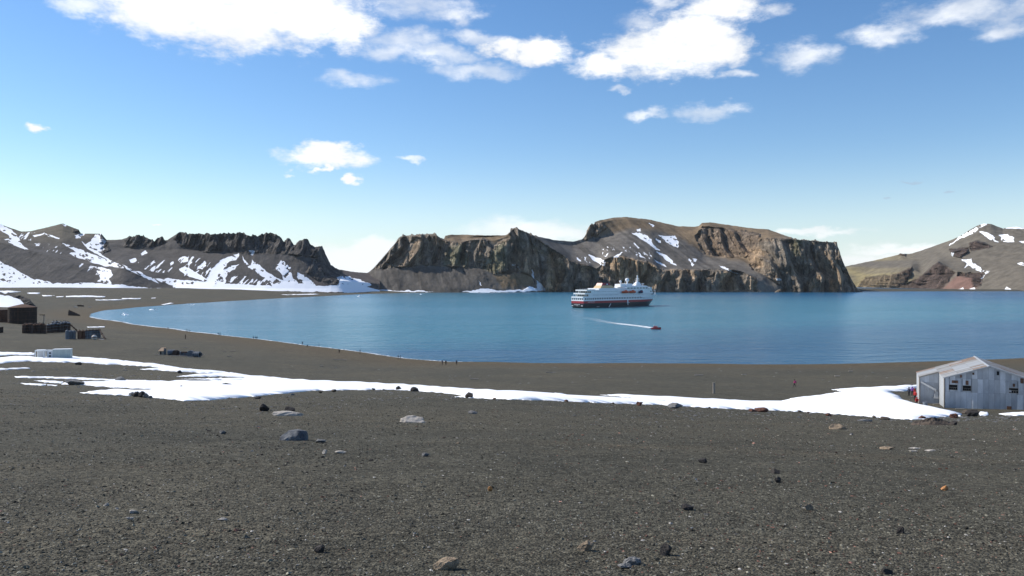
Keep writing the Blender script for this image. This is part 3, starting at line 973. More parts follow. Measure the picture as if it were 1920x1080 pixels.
# ------------------------------------------------------------------ snow lying on the beach
def densify(poly, step):
    out = []
    n = len(poly)
    for i in range(n):
        x1, y1 = poly[i]
        x2, y2 = poly[(i + 1) % n]
        L = math.hypot(x2 - x1, y2 - y1)
        k = max(1, int(L / step))
        for j in range(k):
            out.append((x1 + (x2 - x1) * j / k, y1 + (y2 - y1) * j / k))
    return out


def snow_sheet(name, poly, depth=0.35, step=3.0, jit=1.0, seed=0, gx=9.0, gy=2.2):
    """a drift with its own thickness lying on the terrain; outline given in picture coordinates"""
    b = np.array(densify(poly, step))
    jx = jit * 2.8 * fbm(b[:, 0] / 9, b[:, 1] / 4, octaves=4, seed=600 + seed)
    jy = jit * 1.15 * fbm(b[:, 0] / 7, b[:, 1] / 4, octaves=4, seed=620 + seed)
    b = b + np.stack([jx, jy], 1)
    lo, hi = b.min(0), b.max(0)
    xs, ys = np.meshgrid(np.arange(lo[0], hi[0], gx), np.arange(lo[1], hi[1], gy))
    xs = xs + (np.arange(xs.shape[0]) % 2)[:, None] * gx / 2
    ip = np.stack([xs.ravel(), ys.ravel()], 1)
    d = in_poly(ip[:, 0], ip[:, 1], [tuple(p) for p in b])
    ip = ip[d > 0.7]
    pts = np.concatenate([b, ip])
    X, Y = at_many(pts[:, 0], pts[:, 1])
    v2 = [Vector((x, y)) for x, y in zip(X, Y)]
    nb = len(b)
    edges = [(i, (i + 1) % nb) for i in range(nb)]
    vo, eo, fo, ov, oe, of = geometry.delaunay_2d_cdt(v2, edges, [list(range(nb))], 1, 0.004)
    if not fo:
        return None
    vx = np.array([v.x for v in vo]); vy = np.array([v.y for v in vo])
    tri = [f if len(f) == 3 else f[:3] for f in fo]
    bp = [(x, y) for x, y in zip(X[:nb], Y[:nb])]
    dist = np.abs(in_poly(vx, vy, bp))
    z = terrain(vx, vy) + 0.04 + depth * sstep(dist, 0.0, depth * 5.0) + 0.12 * depth * fbm(vx / 3, vy / 3, octaves=3, seed=650 + seed)
    verts = np.stack([vx, vy, z], 1)
    # skirt so that the rim has thickness
    from collections import Counter
    cnt = Counter()
    for f in tri:
        for i in range(3):
            cnt[tuple(sorted((f[i], f[(i + 1) % 3])))] += 1
    base = len(verts)
    low = verts.copy(); low[:, 2] -= 0.35
    verts = np.concatenate([verts, low])
    faces = [tuple(f) for f in tri]
    for (a, c), k in cnt.items():
        if k == 1:
            faces.append((a, c, c + base))
            faces.append((a, c + base, a + base))
    me = np_mesh(name, verts, np.array(faces))
    bm = bmesh.new(); bm.from_mesh(me)
    bmesh.ops.delete(bm, geom=[v for v in bm.verts if not v.link_faces], context='VERTS')
    bmesh.ops.recalc_face_normals(bm, faces=bm.faces)
    bm.to_mesh(me); bm.free()
    for p in me.polygons:
        p.use_smooth = True
    return tag(link(name, me, M_SNOW), kind='structure')


SNOW = [
    # the long drift at the foot of the slope
    [(-12, 673), (20, 668), (66, 669), (130, 668), (200, 673), (300, 683), (345, 691), (420, 697), (480, 705), (560, 712), (700, 718), (800, 724), (900, 731), (1000, 737), (1045, 740), (1040, 736), (1060, 739),
     (1075, 743), (1130, 746), (1190, 750), (1260, 754), (1315, 754.5), (1250, 751), (1190, 747), (1125, 740), (1170, 741), (1300, 748), (1400, 752.5), (1458, 754), (1485, 747), (1520, 743.5), (1560, 737), (1582, 735),
     (1558, 730), (1640, 726), (1700, 723), (1722, 721.5), (1722, 727), (1700, 733), (1668, 734), (1684, 742), (1695, 750), (1722, 758), (1760, 766), (1790, 771), (1804, 776), (1800, 781), (1780, 780), (1735, 786),
     (1710, 787), (1660, 784), (1600, 779), (1550, 775), (1480, 771), (1420, 768.5), (1340, 765), (1290, 762.5), (1240, 759), (1150, 756.5), (1050, 752), (920, 748), (852, 744), (872, 741), (840, 738), (790, 733.5),
     (740, 730.5), (640, 731.5), (580, 733), (530, 738), (480, 743), (430, 747), (400, 750), (345, 752), (310, 748), (282, 745), (270, 741), (240, 742), (149, 737), (180, 733), (273, 733), (289, 730), (251, 728.5), (219, 727),
     (150, 722), (115, 721), (120, 718), (155, 717), (180, 716), (219, 714), (300, 715), (420, 715), (455, 713), (340, 711), (385, 709.5), (470, 709), (425, 706), (330, 706.5), (367, 702), (425, 701), (339, 697.5), (295, 694), (262, 692.5), (306, 689),
     (262, 686), (219, 684), (186, 683), (160, 680), (88, 679), (55, 677), (26, 679), (-12, 683)],
    [(-12, 660), (65, 661.5), (66, 666), (20, 665.5), (0, 667), (-12, 668)],
    [(-12, 692), (30, 690), (55, 689.5), (56, 691), (20, 693), (-12, 695)],
    [(28, 706), (75, 706), (131, 708), (180, 710), (219, 712), (300, 714.2), (218, 714), (150, 711.5), (110, 710), (75, 709), (30, 708)],
    [(62, 713.5), (100, 714), (118, 716), (117, 719), (85, 717)],
    [(38, 719), (60, 719.5), (86, 721), (84, 723), (55, 722)], [(90, 721), (108, 721.5), (106, 723.5), (90, 723)],
    [(1834, 773), (1852, 772), (1853, 779), (1838, 780)],
    [(1872, 776), (1900, 774), (1990, 772), (1990, 777), (1920, 779), (1885, 779)],
    [(-12, 545), (20, 545), (40, 547), (20, 549), (-12, 549)],
    [(124, 555), (160, 554), (198, 555.5), (195, 557.2), (150, 557), (124, 557)],
    [(78, 553.5), (103, 553.5), (102, 555.2), (80, 555.4)], [(178, 562), (215, 561.3), (237, 562), (215, 563.2), (180, 563.2)], [(228, 559), (265, 559), (262, 560.8), (230, 560.6)],
    [(163, 612.8), (197, 612.2), (196, 613.8), (165, 614)], [(105, 556), (119, 555.6), (118, 557), (106, 557.2)],
    [(302, 571), (318, 568), (326, 568.6), (310, 571.4)], [(525, 552.3), (590, 550.8), (600, 552), (540, 553.4)],
    [(50, 549), (78, 548.5), (72, 551), (52, 551)], [(284, 558.5), (292, 558), (291, 559.3), (284, 559.5)],
]
for i, p in enumerate(SNOW):
    snow_sheet('snow_drift', p, depth=0.35 if i == 0 else 0.2, step=2.2 if i < 9 else 2.0, jit=1.0 if i < 9 else 0.4, seed=i, gx=9 if i == 0 else 5, gy=2.2 if i == 0 else 1.0)

# ------------------------------------------------------------------ small mesh builder
class MB:
    """collects primitive shapes and links them as one mesh object"""
    def __init__(self):
        self.v, self.f = [], []

    def add(self, verts, faces):
        b = len(self.v)
        self.v += [tuple(p) for p in verts]
        self.f += [tuple(i + b for i in q) for q in faces]
        return self

    def box(self, c, s, rz=0.0, M=None):
        hx, hy, hz = s[0] / 2, s[1] / 2, s[2] / 2
        co, si = math.cos(rz), math.sin(rz)
        vs = []
        for z in (-hz, hz):
            for x, y in ((-hx, -hy), (hx, -hy), (hx, hy), (-hx, hy)):
                vs.append((c[0] + x * co - y * si, c[1] + x * si + y * co, c[2] + z))
        if M is not None:
            vs = [M @ Vector(p) for p in vs]
        return self.add(vs, [(0, 3, 2, 1), (4, 5, 6, 7), (0, 1, 5, 4), (1, 2, 6, 5), (2, 3, 7, 6), (3, 0, 4, 7)])

    def tube(self, p, q, r0, r1=None, n=10, caps=True):
        r1 = r0 if r1 is None else r1
        p, q = Vector(p), Vector(q)
        d = (q - p).normalized()
        a = d.orthogonal().normalized()
        b = d.cross(a)
        vs = []
        for c, r in ((p, r0), (q, r1)):
            for k in range(n):
                t = 2 * math.pi * k / n
                vs.append(c + a * (r * math.cos(t)) + b * (r * math.sin(t)))
        fs = [(k, (k + 1) % n, n + (k + 1) % n, n + k) for k in range(n)]
        if caps:
            fs += [tuple(range(n))[::-1], tuple(range(n, 2 * n))]
        return self.add(vs, fs)

    def lathe(self, c, prof, n=20):
        """profile of (radius, z) turned about a vertical axis"""
        vs, fs = [], []
        for r, z in prof:
            for k in range(n):
                t = 2 * math.pi * k / n
                vs.append((c[0] + r * math.cos(t), c[1] + r * math.sin(t), c[2] + z))
        for i in range(len(prof) - 1):
            for k in range(n):
                k2 = (k + 1) % n
                fs.append((i * n + k, i * n + k2, (i + 1) * n + k2, (i + 1) * n + k))
        fs.append(tuple(range(n))[::-1])
        fs.append(tuple(range((len(prof) - 1) * n, len(prof) * n)))
        return self.add(vs, fs)

    def ball(self, c, r, n=14, sz=1.0):
        prof = []
        for i in range(1, 9):
            t = -math.pi / 2 + math.pi * i / 9
            prof.append((r * math.cos(t), r * sz * math.sin(t)))
        return self.lathe(c, [(r * 0.02, -r * sz)] + prof + [(r * 0.02, r * sz)], n)

    def prism(self, poly, z0, z1):
        n = len(poly)
        vs = [(x, y, z0) for x, y in poly] + [(x, y, z1) for x, y in poly]
        fs = [(k, (k + 1) % n, n + (k + 1) % n, n + k) for k in range(n)] + [tuple(range(n))[::-1], tuple(range(n, 2 * n))]
        return self.add(vs, fs)

    def build(self, name, mat, parent=None, smooth=False, loc=None):
        me = bpy.data.meshes.new(name)
        me.from_pydata(self.v, [], self.f)
        me.update()
        if smooth:
            for p in me.polygons:
                p.use_smooth = True
        return link(name, me, mat, parent, loc)


def paint(name, col, rough=0.6, vary=0.15, scale=1.5, metal=0.0, spec=0.3, bump=0.0, second=None, amount=0.0, sscale=0.8, stretch=(1, 1, 1)):
    """weathered surface: base colour with mottling and an optional second colour in irregular stains"""
    m, N, bs, out = material(name)
    tc = N.new('ShaderNodeTexCoord')
    P = N.vec('MULTIPLY', tc.outputs['Object'], stretch)
    oi = N.new('ShaderNodeObjectInfo')
    P = N.vec('ADD', P, N.vec('SCALE', (31.0, 17.0, 11.0), scale=oi.outputs['Random']))
    n = N.noise(P, scale, 5, 0.6)
    g = N.ramp(n, 0.25, 0.75, 1 - vary, 1 + vary, False)
    rv = N.ramp(oi.outputs['Random'], 0, 1, 1 - vary * 0.9, 1 + vary * 0.9, False)
    g = N.math('MULTIPLY', g, rv)
    c = N.mix(1.0, col, N.xyz(g, g, g), 'MULTIPLY')
    if second is not None:
        s = N.noise(P, sscale, 6, 0.65)
        s = N.ramp(s, 0.68 - amount * 0.5, 0.74 - amount * 0.4)
        c = N.mix(N.math('MULTIPLY', s, 0.9), c, second)
    N.put(bs.inputs['Base Color'], c)
    bs.inputs['Roughness'].default_value = rough
    bs.inputs['Metallic'].default_value = metal
    bs.inputs['Specular IOR Level'].default_value = spec
    if bump:
        N.put(bs.inputs['Normal'], N.bump(N.noise(P, scale * 3, 5, 0.65), 0.8, bump))
    return m


# ------------------------------------------------------------------ stones
def rock_paint(name, col, col2, scale=3.0):
    m, N, bs, out = material(name)
    tc = N.new('ShaderNodeTexCoord')
    oi = N.new('ShaderNodeObjectInfo')
    P = N.vec('ADD', tc.outputs['Object'], N.vec('SCALE', (23.0, 41.0, 13.0), scale=oi.outputs['Random']))
    n = N.noise(P, scale, 6, 0.65)
    k = N.noise(P, scale * 5, 4, 0.7)
    c = N.mix(N.ramp(n, 0.35, 0.65), col, col2)
    g = N.ramp(k, 0.25, 0.75, 0.7, 1.3, False)
    c = N.mix(1.0, c, N.xyz(g, g, g), 'MULTIPLY')
    N.put(bs.inputs['Base Color'], c)
    bs.inputs['Roughness'].default_value = 0.9
    bs.inputs['Specular IOR Level'].default_value = 0.2
    N.put(bs.inputs['Normal'], N.bump(N.math('ADD', n, N.math('MULTIPLY', k, 0.4)), 0.9, 0.12))
    return m


RK = {
    'grey': rock_paint('grey_stone', (0.25, 0.24, 0.225), (0.13, 0.13, 0.13)),
    'dark': rock_paint('dark_stone', (0.040, 0.036, 0.034), (0.062, 0.054, 0.048)),
    'pale': rock_paint('pale_stone', (0.50, 0.45, 0.39), (0.40, 0.36, 0.31)),
    'tan': rock_paint('tan_stone', (0.36, 0.27, 0.18), (0.26, 0.20, 0.14)),
    'red': rock_paint('rust_stone', (0.17, 0.075, 0.050), (0.10, 0.055, 0.042)),
    'orange': rock_paint('orange_stone', (0.55, 0.27, 0.10), (0.42, 0.20, 0.09)),
    'blue': rock_paint('blue_grey_stone', (0.20, 0.205, 0.21), (0.065, 0.072, 0.088)),
    'brown': rock_paint('brown_stone', (0.13, 0.10, 0.075), (0.085, 0.07, 0.058)),
}


def ico(sub):
    bm = bmesh.new()
    bmesh.ops.create_icosphere(bm, subdivisions=sub, radius=1.0)
    v = np.array([x.co[:] for x in bm.verts])
    f = np.array([[x.index for x in q.verts] for q in bm.faces])
    bm.free()
    return v, f


ICO = {1: ico(1), 2: ico(2), 3: ico(3)}


def stone_verts(sub, seed, cuts=9, flatten=1.0):
    """an angular broken stone: a ball clipped by random planes"""
    rg = np.random.default_rng(seed)
    v = ICO[sub][0].copy()
    for _ in range(cuts):
        n = rg.normal(size=3)
        n /= np.linalg.norm(n)
        h = rg.uniform(0.45, 0.85)
        d = v @ n - h
        v = v - np.outer(np.clip(d, 0, None), n)
    v = v * (1 + 0.05 * rg.normal(size=(len(v), 1)))
    v -= (v.max(0) + v.min(0)) / 2
    v /= (v.max(0) - v.min(0)) / 2
    v[:, 2] *= flatten
    return v


def stone(px, py, w, h, kind, label, cat='rock', seed=None, depth=0.8, name='rock', sub=3, sink=0.22, group=None, rz=None, cuts=9):
    """px = centre column, py = foot row, w/h = size in pixels of the photograph"""
    p = at(px, py)
    k = p.y / FPX
    seed = int(px * 7 + py) if seed is None else seed
    v = stone_verts(sub, seed, cuts)
    W_, H_ = w * k, h * k
    v = v * np.array([W_ / 2, W_ / 2 * depth, H_ / 2 * (1 + sink)])
    if sink >= 0.6:      # mostly buried: widest at the ground
        z = v[:, 2] / (H_ / 2 * (1 + sink))
        v[:, 2] = np.where(z > 0, z * H_, z * 0.25 * H_)
    else:
        v[:, 2] += H_ / 2 * (1 - sink)
    me = np_mesh(name, v, ICO[sub][1], smooth=False)
    o = link(name, me, RK[kind], loc=(p.x, p.y + W_ / 2 * depth * 0.6, p.z))
    o.location.z = float(terrain([o.location.x], [o.location.y])[0])
    tag(o, label, cat, group)
    return o


def big_boulder():
    p = at(546, 826)
    k = p.y / FPX
    pts = [(-1, -.3, 0), (-.6, -.75, 0), (.1, -.9, 0), (.92, -.7, 0), (1, .2, 0), (.4, .8, 0), (-.6, .7, 0), (-.86, -.2, .42), (-.45, -.15, .82), (-.12, -.3, 1.0),
           (.62, -.55, .97), (.86, -.45, .7), (.9, .1, .86), (.2, .4, 1.0), (-.4, .4, .8), (-.3, -.72, .45), (.35, -.8, .6), (-.62, -.55, .3)]
    bm = bmesh.new()
    for q in pts:
        bm.verts.new((q[0] * 27 * k, q[1] * 20 * k, q[2] * 23 * k - 0.06))
    bmesh.ops.convex_hull(bm, input=bm.verts)
    bmesh.ops.subdivide_edges(bm, edges=bm.edges, cuts=3, use_grid_fill=True)
    bmesh.ops.triangulate(bm, faces=bm.faces)
    for v in bm.verts:
        c = np.array([v.co.x, v.co.y, v.co.z])
        d = 0.05 * float(fbm(np.array([c[0] * 6]), np.array([c[1] * 6]), np.array([c[2] * 6]), octaves=3, seed=71)[0])
        v.co += v.co.normalized() * d
    me = bpy.data.meshes.new('rock')
    bm.to_mesh(me); bm.free()
    o = link('rock', me, RK['blue'], loc=(p.x, p.y + 15 * k, p.z))
    o.location.z = float(terrain([o.location.x], [o.location.y])[0])
    tag(o, 'big angular blue grey boulder standing alone on the foreground ash', 'rock')


big_boulder()
stone(495, 771, 19, 15, 'dark', 'small black boulder left of the long pale slab', seed=31)
stone(538, 779.5, 62, 9, 'pale', 'long low pale slab of stone in front of a small dark rock', depth=0.35, seed=8, sink=0.7, cuts=3)
stone(542, 771, 20, 9, 'dark', 'small dark rock lying just behind the long pale slab', seed=18)
stone(772, 792, 50, 12, 'pale', 'low rounded pale stone alone in the middle ash', depth=0.6, seed=44, sink=0.7, cuts=3)
stone(886, 776, 18, 6, 'grey', 'small flat grey stone right of the low rounded pale stone')
stone(747, 731, 11, 7.5, 'dark', 'dark rock at the drift edge, leftmost of three in a row')
stone(777, 734, 17, 9, 'dark', 'dark rock at the drift edge, middle of three in a row', seed=3)
stone(879, 746, 16, 11, 'brown', 'brown rock sunk in the drift edge, rightmost of three', seed=6)
stone(1200, 761, 13, 8, 'red', 'small peaked reddish rock on the drift edge', seed=77)
stone(1268, 766, 29, 11, 'grey', 'grey block on the drift edge between two reddish rocks', seed=79)
stone(1413, 772, 16, 6, 'red', 'smaller left rock of the reddish pair on the drift edge', seed=83)
stone(1429, 772.5, 26, 8.5, 'red', 'larger right rock of the reddish pair on the drift edge', seed=84)
stone(1554, 780, 11, 6, 'red', 'small reddish stone on the drift edge above the pale orange slab')
stone(1573, 805, 34, 10, 'tan', 'pale orange flat slab in the ash near the wide snow field', depth=0.5, seed=91, sink=0.6)
def rubble_mound(px, py, w, h, label):
    """a gentle heap of loose stones: shallow cone with knobbly surface"""
    p = at(px, py)
    k = p.y / FPX
    R0, H0 = w * k / 2, h * k * 0.8
    nr, na = 14, 40
    v, f = [(0, 0, H0)], []
    for i in range(1, nr + 1):
        for j in range(na):
            a = 2 * math.pi * j / na
            r = i / nr
            x, y = R0 * r * math.cos(a), R0 * 0.55 * r * math.sin(a)
            z = H0 * (1 - r) ** 0.9 * (0.8 + 0.3 * math.sin(3 * a + 1)) + (0.10 * random.random() if i < nr else -0.15)
            v.append((x, y, z))
    for j in range(na):
        f.append((0, 1 + j, 1 + (j + 1) % na))
    for i in range(nr - 1):
        for j in range(na):
            a, b = 1 + i * na + j, 1 + i * na + (j + 1) % na
            f.append((a, a + na, b + na)); f.append((a, b + na, b))
    me = np_mesh('rubble_mound', np.array(v), np.array(f), smooth=False)
    tag(link('rubble_mound', me, RK['brown'], loc=(p.x, p.y + R0 * 0.4, p.z - 0.1)), label, 'rubble mound')


rubble_mound(1758, 797, 84, 16, 'wide low mound of grey brown rubble before the metal hangar')
stone(1791, 784, 16, 9, 'red', 'reddish rock beside the drift tip near the metal hangar', seed=101)
stone(1826, 781, 26, 13, 'dark', 'dark broken rock below the hangar gable wall', seed=104)
stone(1812, 776, 16, 8, 'brown', 'brown rock just left of the dark one under the gable wall', seed=105)
stone(1791, 797, 12, 8, 'dark', 'dark stone at the right end of the low rubble mound', seed=107)
stone(1622, 790, 30, 4, 'grey', 'thin grey slab lying right of the pale orange slab', depth=0.4)
stone(1667, 843, 30, 5, 'tan', 'largest flat pale plate in the ash before the hangar', depth=0.5, seed=110)
stone(1716, 842, 20, 3, 'pale', 'upper thin pale plate right of the largest flat plate', depth=0.5)
stone(1714, 847, 16, 3, 'pale', 'lower thin pale plate right of the largest flat plate', depth=0.5)
stone(1746, 846, 20, 3, 'pale', 'rightmost thin pale plate in the row before the hangar', depth=0.5)
stone(836, 1068, 50, 19, 'tan', 'tan brick shaped stone at the bottom of the foreground', seed=120, cuts=14, depth=0.55, sink=0.6)
stone(1098, 1033, 32, 18, 'tan', 'tilted tan stone right of the tan brick shaped stone', seed=123, depth=0.5)
stone(1250, 1042, 24, 22, 'dark', 'black lump of lava right of the flat grey plate', seed=127)
stone(1187, 1059, 36, 14, 'grey', 'flat grey plate of stone in the near foreground', seed=129, depth=0.7)
stone(1172, 1066, 28, 9, 'grey', 'thin grey flake just below the flat grey plate', seed=130, depth=0.5)
stone(598, 1036, 20, 14, 'dark', 'black cinder in the lower left foreground', seed=131)
stone(1291, 957, 24, 11, 'dark', 'wide black cinder in the centre right foreground', seed=133)
stone(1459, 905, 14, 11, 'dark', 'lower of two black cinders below the drift', seed=135)
stone(1455, 888, 16, 8, 'dark', 'upper of two black cinders below the drift', seed=136)
stone(1318, 868, 17, 8, 'dark', 'black cinder lying alone below the reddish pair', seed=137)
stone(1773, 920, 13, 10, 'orange', 'small rust orange stone in the right foreground', seed=139)
stone(1690, 1000, 15, 13, 'dark', 'upright black cinder in the right foreground', seed=141)
stone(1666, 1077, 22, 11, 'dark', 'black cinder at the bottom right edge of the picture', seed=143)
stone(919, 921, 9, 10, 'orange', 'single orange pebble in the middle foreground', seed=145)
stone(1517, 956, 16, 12, 'tan', 'tan pebble with a dark one beside it', seed=147)
stone(417, 976, 20, 6, 'pale', 'thin pale flake in the left foreground', seed=149, depth=0.5)
stone(250, 963, 20, 7, 'pale', 'upper of two pale flakes in the far left foreground', seed=151, depth=0.5)
stone(243, 975, 16, 6, 'pale', 'lower of two pale flakes in the far left foreground', seed=152, depth=0.5)
stone(198, 949, 11, 6, 'pale', 'pale pebble left of the two pale flakes', seed=153)
stone(797, 856, 14, 7, 'grey', 'grey flat stone in the middle ash below the rounded pale stone', seed=155)
stone(600, 830, 20, 6, 'grey', 'narrow grey stone right of the big boulder', seed=157)
stone(638, 850, 22, 5, 'pale', 'thin pale slab right of and below the big boulder', seed=158, depth=0.5)
stone(608, 851, 9, 8, 'pale', 'pale upright chip between the big boulder and thin slab', seed=159)
stone(417, 814, 14, 7, 'grey', 'blue grey stone left of the big boulder', seed=161)
stone(224, 716, 20, 10, 'grey', 'grey rock standing in the left snow streaks', seed=165)
stone(137, 722, 38, 11, 'grey', 'low wide grey rock slab among the left snow streaks', seed=166, depth=0.6)
stone(336, 700, 9, 6, 'dark', 'dark rock poking through the upper snow at the left', seed=167)
stone(339, 728, 10, 5, 'brown', 'small brown rock in the widest part of the left snow', seed=168)
stone(425, 724, 22, 6, 'dark', 'dark low rock lying in the snow right of centre left', seed=169, depth=0.4)
stone(146, 684, 12, 5, 'dark', 'dark rock under the white container on the snow edge', seed=170)
for i, (x, y, w, h) in enumerate([(246, 742, 14, 7), (255, 744, 13, 10), (264, 745, 13, 12), (273, 746, 12, 9), (259, 738, 12, 5), (268, 740, 11, 5), (281, 747, 8, 5)]):
    stone(x, y, w, h, 'dark' if i % 3 else 'grey', 'dark lava block heaped in the lower left snow', group='heap of lava blocks in the lower left snow', seed=180 + i)
for i, (x, y, w, h, k) in enumerate([(625, 735, 10, 5, 'brown'), (600, 737, 8, 4, 'brown'), (548, 741, 9, 4, 'grey'), (482, 748, 14, 5, 'dark'), (700, 731.5, 7, 4, 'grey'), (720, 732, 6, 3, 'grey'), (1062, 753, 8, 4, 'red'), (1150, 757.5, 6, 3, 'brown'),
                                        (927, 749, 7, 3, 'red'), (1330, 766, 6, 3, 'brown'), (1500, 773, 8, 4, 'brown'), (1516, 775, 6, 3, 'red'), (1640, 783, 8, 4, 'brown'), (1660, 787, 20, 6, 'brown'), (1730, 785, 14, 6, 'red')]):
    stone(x, y, w, h, k, 'small stone lying along the lower edge of the long drift', group='small stones along the drift edge', seed=200 + i, sub=2)
# stones thick enough to be picked out one by one
kinds = ['dark'] * 7 + ['brown'] * 4 + ['grey'] * 4 + ['pale'] * 2 + ['red'] * 2 + ['tan']
_rs = random.Random(5)
_protos = {}
for i in range(120):
    y = 790 + 285 * _rs.random() ** 0.8
    x = _rs.uniform(5, 1915)
    if 515 < x < 580 and y < 832:
        continue
    kd = _rs.choice(kinds)
    if x > 1300 and _rs.random() < 0.15:
        kd = 'red'
    var = _rs.randrange(6)
    key = (kd, var)
    if key not in _protos:
        v = stone_verts(2, 900 + var * 31 + len(kd), 8)
        me = np_mesh('pebble', v, ICO[2][1], smooth=False)
        me.materials.append(RK[kd])
        _protos[key] = me
    p = at(x, y)
    s = p.y / FPX * _rs.uniform(1.8, 3.9) * (1.0 if kd != 'pale' else 0.85)
    o = bpy.data.objects.new('pebble', _protos[key])
    COL.objects.link(o)
    o.location = (p.x, p.y, float(terrain([p.x], [p.y])[0]) + s * 0.15)
    fl = _rs.uniform(0.35, 0.75)
    o.scale = (s * _rs.uniform(0.8, 1.4), s, s * fl)
    o.rotation_euler = (_rs.uniform(-0.2, 0.2), _rs.uniform(-0.2, 0.2), _rs.uniform(0, 6.28))
    word = {'dark': 'dark', 'brown': 'brown', 'grey': 'grey', 'pale': 'pale', 'red': 'reddish', 'tan': 'tan'}[kd]
    where = ('far ' if y < 880 else 'near ') + ('left' if x < 640 else 'middle' if x < 1280 else 'right')
    tag(o, word + ' loose pebble on the ' + where + ' foreground ash', 'pebble', word + ' pebbles, ' + where + ' foreground')


# gravel: the uncountable grains of the near slope, one mesh
def gravel():
    m, N, bs, out = material('cinder_gravel')
    N.put(bs.inputs['Base Color'], N.attr('base').outputs['Color'])
    bs.inputs['Roughness'].default_value = 0.92
    bs.inputs['Specular IOR Level'].default_value = 0.2
    n = 128000
    rg = np.random.default_rng(3)
    # even cover of the near ground, thinning with distance
    w = 7.0 * np.exp(rg.random(n) * math.log(16.0))
    u = rg.uniform(-0.72, 0.72, n)
    X, Y = u * (w + 2.0), w
    # grains lie in drifts: sorted coarse and fine bands
    cl_n = fbm(X / 1.7, Y / 2.6, octaves=3, seed=44)
    sel = rg.random(n) < np.clip(0.86 + 0.5 * cl_n, 0.4, 1.0)
    X, Y, w, cl_n = X[sel], Y[sel], w[sel], cl_n[sel]
    n = len(X)
    ox = np.array([[1, 0, 0], [-1, 0, 0], [0, 1, 0], [0, -1, 0], [0, 0, 1], [0, 0, -1],
                   [.62, .62, .5], [-.62, .62, .5], [.62, -.62, .5], [-.62, -.62, .5]], float)
    of = np.array([[6, 4, 0], [0, 2, 6], [6, 2, 4], [7, 2, 1], [7, 1, 4], [7, 4, 2], [8, 0, 4], [8, 3, 0], [8, 4, 3],
                   [9, 1, 3], [9, 3, 4], [9, 4, 1]])
    base = rg.pareto(3.8, n) * 0.0055 + 0.0056
    size = np.minimum(base, 0.019) * (1 + w / 24.0) * (1 + 0.2 * np.clip(cl_n, -0.6, 0.8))
    ang = rg.uniform(0, 2 * np.pi, n)
    sc = size[:, None] * rg.uniform(0.6, 1.35, (n, 3)) * np.array([1, 1, 0.6])
    jit = 1 + 0.28 * rg.normal(size=(n, 10, 1))
    v = ox[None] * jit * sc[:, None, :]
    ca, sa = np.cos(ang)[:, None], np.sin(ang)[:, None]
    vx = v[..., 0] * ca - v[..., 1] * sa
    vy = v[..., 0] * sa + v[..., 1] * ca
    Z = terrain(X, Y)
    V = np.stack([vx + X[:, None], vy + Y[:, None], v[..., 2] + Z[:, None] + size[:, None] * 0.12], -1).reshape(-1, 3)
    F = (of[None] + (np.arange(n) * 10)[:, None, None]).reshape(-1, 3)
    r = rg.random(n)
    g = np.clip(rg.lognormal(math.log(0.078), 0.6, n), 0.02, 0.30)
    C = np.stack([g * 1.05, g * 0.985, g * 0.76], 1)
    rust = (rg.random(n) < np.where(X / (Y + 2) > 0.05, 0.06, 0.02))
    C[rust] = np.stack([g * 1.75, g * 0.92, g * 0.68], 1)[rust]
    pale = r > 0.970
    C[pale] = rg.uniform(0.20, 0.48, (pale.sum(), 1)) * np.array([1.0, 0.94, 0.85])
    me = np_mesh('gravel', V, F, smooth=False)
    add_attr(me, 'base', np.repeat(C, 10, 0))
    return tag(link('gravel', me, m), 'loose cinder grains covering the near slope', 'gravel', kind='stuff')


gravel()


# rubble fringe: small stones beside the drift and on the beach
def rubble():
    m = RK['grey']
    rg = np.random.default_rng(9)
    pts = []
    for x0, x1, y0, y1, n in [(690, 1000, 731, 752, 170), (1250, 1500, 768, 782, 60), (1640, 1920, 779, 792, 190), (0, 330, 690, 760, 150), (330, 700, 740, 780, 110), (1000, 1640, 755, 800, 150)]:
        k = 0
        while k < n:
            x, y = rg.uniform(x0, x1), rg.uniform(y0, y1)
            if in_poly(np.array([x]), np.array([y]), SNOW[0])[0] < -1.0:
                pts.append((x, y, rg.uniform(0.8, 2.4)))
            k += 1
    for x, y in zip(rg.uniform(500, 1720, 90), rg.uniform(684, 720, 90)):
        pts.append((x, y, rg.uniform(0.7, 1.7)))
    V, F = [], []
    iv, jf = ICO[1]
    for i, (x, y, s) in enumerate(pts):
        p = at(x, y)
        k = p.y / FPX * s
        v = stone_verts(1, 5000 + i % 40, 6) * np.array([k * rg.uniform(0.8, 2.0), k, k * 0.6])
        F.append(jf + len(V) * len(iv))
        V.append(v + np.array(p))
    me = np_mesh('rubble', np.concatenate(V), np.concatenate(F), smooth=False)
    return tag(link('rubble', me, m), 'small grey chips of stone littering the beach', 'rubble', kind='stuff')


rubble()

# ------------------------------------------------------------------ derelict metal hangar
M_TIN = paint('galvanised_sheet', (0.47, 0.485, 0.50), 0.55, 0.2, 1.3, 0.15, 0.4, second=(0.20, 0.115, 0.075), amount=0.05, sscale=0.9, stretch=(1, 1, 0.35))
M_TIN2 = paint('dull_sheet', (0.38, 0.395, 0.41), 0.6, 0.22, 1.1, 0.1, 0.3, second=(0.22, 0.13, 0.09), amount=0.10, sscale=0.8, stretch=(1, 1, 0.35))
M_ROOF = paint('roof_sheet', (0.285, 0.275, 0.26), 0.55, 0.2, 1.2, 0.1, 0.35, second=(0.26, 0.15, 0.10), amount=0.10, sscale=0.7)
M_ROOFR = paint('rusty_roof_sheet', (0.25, 0.20, 0.165), 0.75, 0.3, 1.6, 0.0, 0.2, second=(0.22, 0.11, 0.07), amount=0.3, sscale=0.9)
M_ROOFP = paint('pale_roof_sheet', (0.36, 0.37, 0.375), 0.5, 0.08, 0.8, 0.1, 0.4)
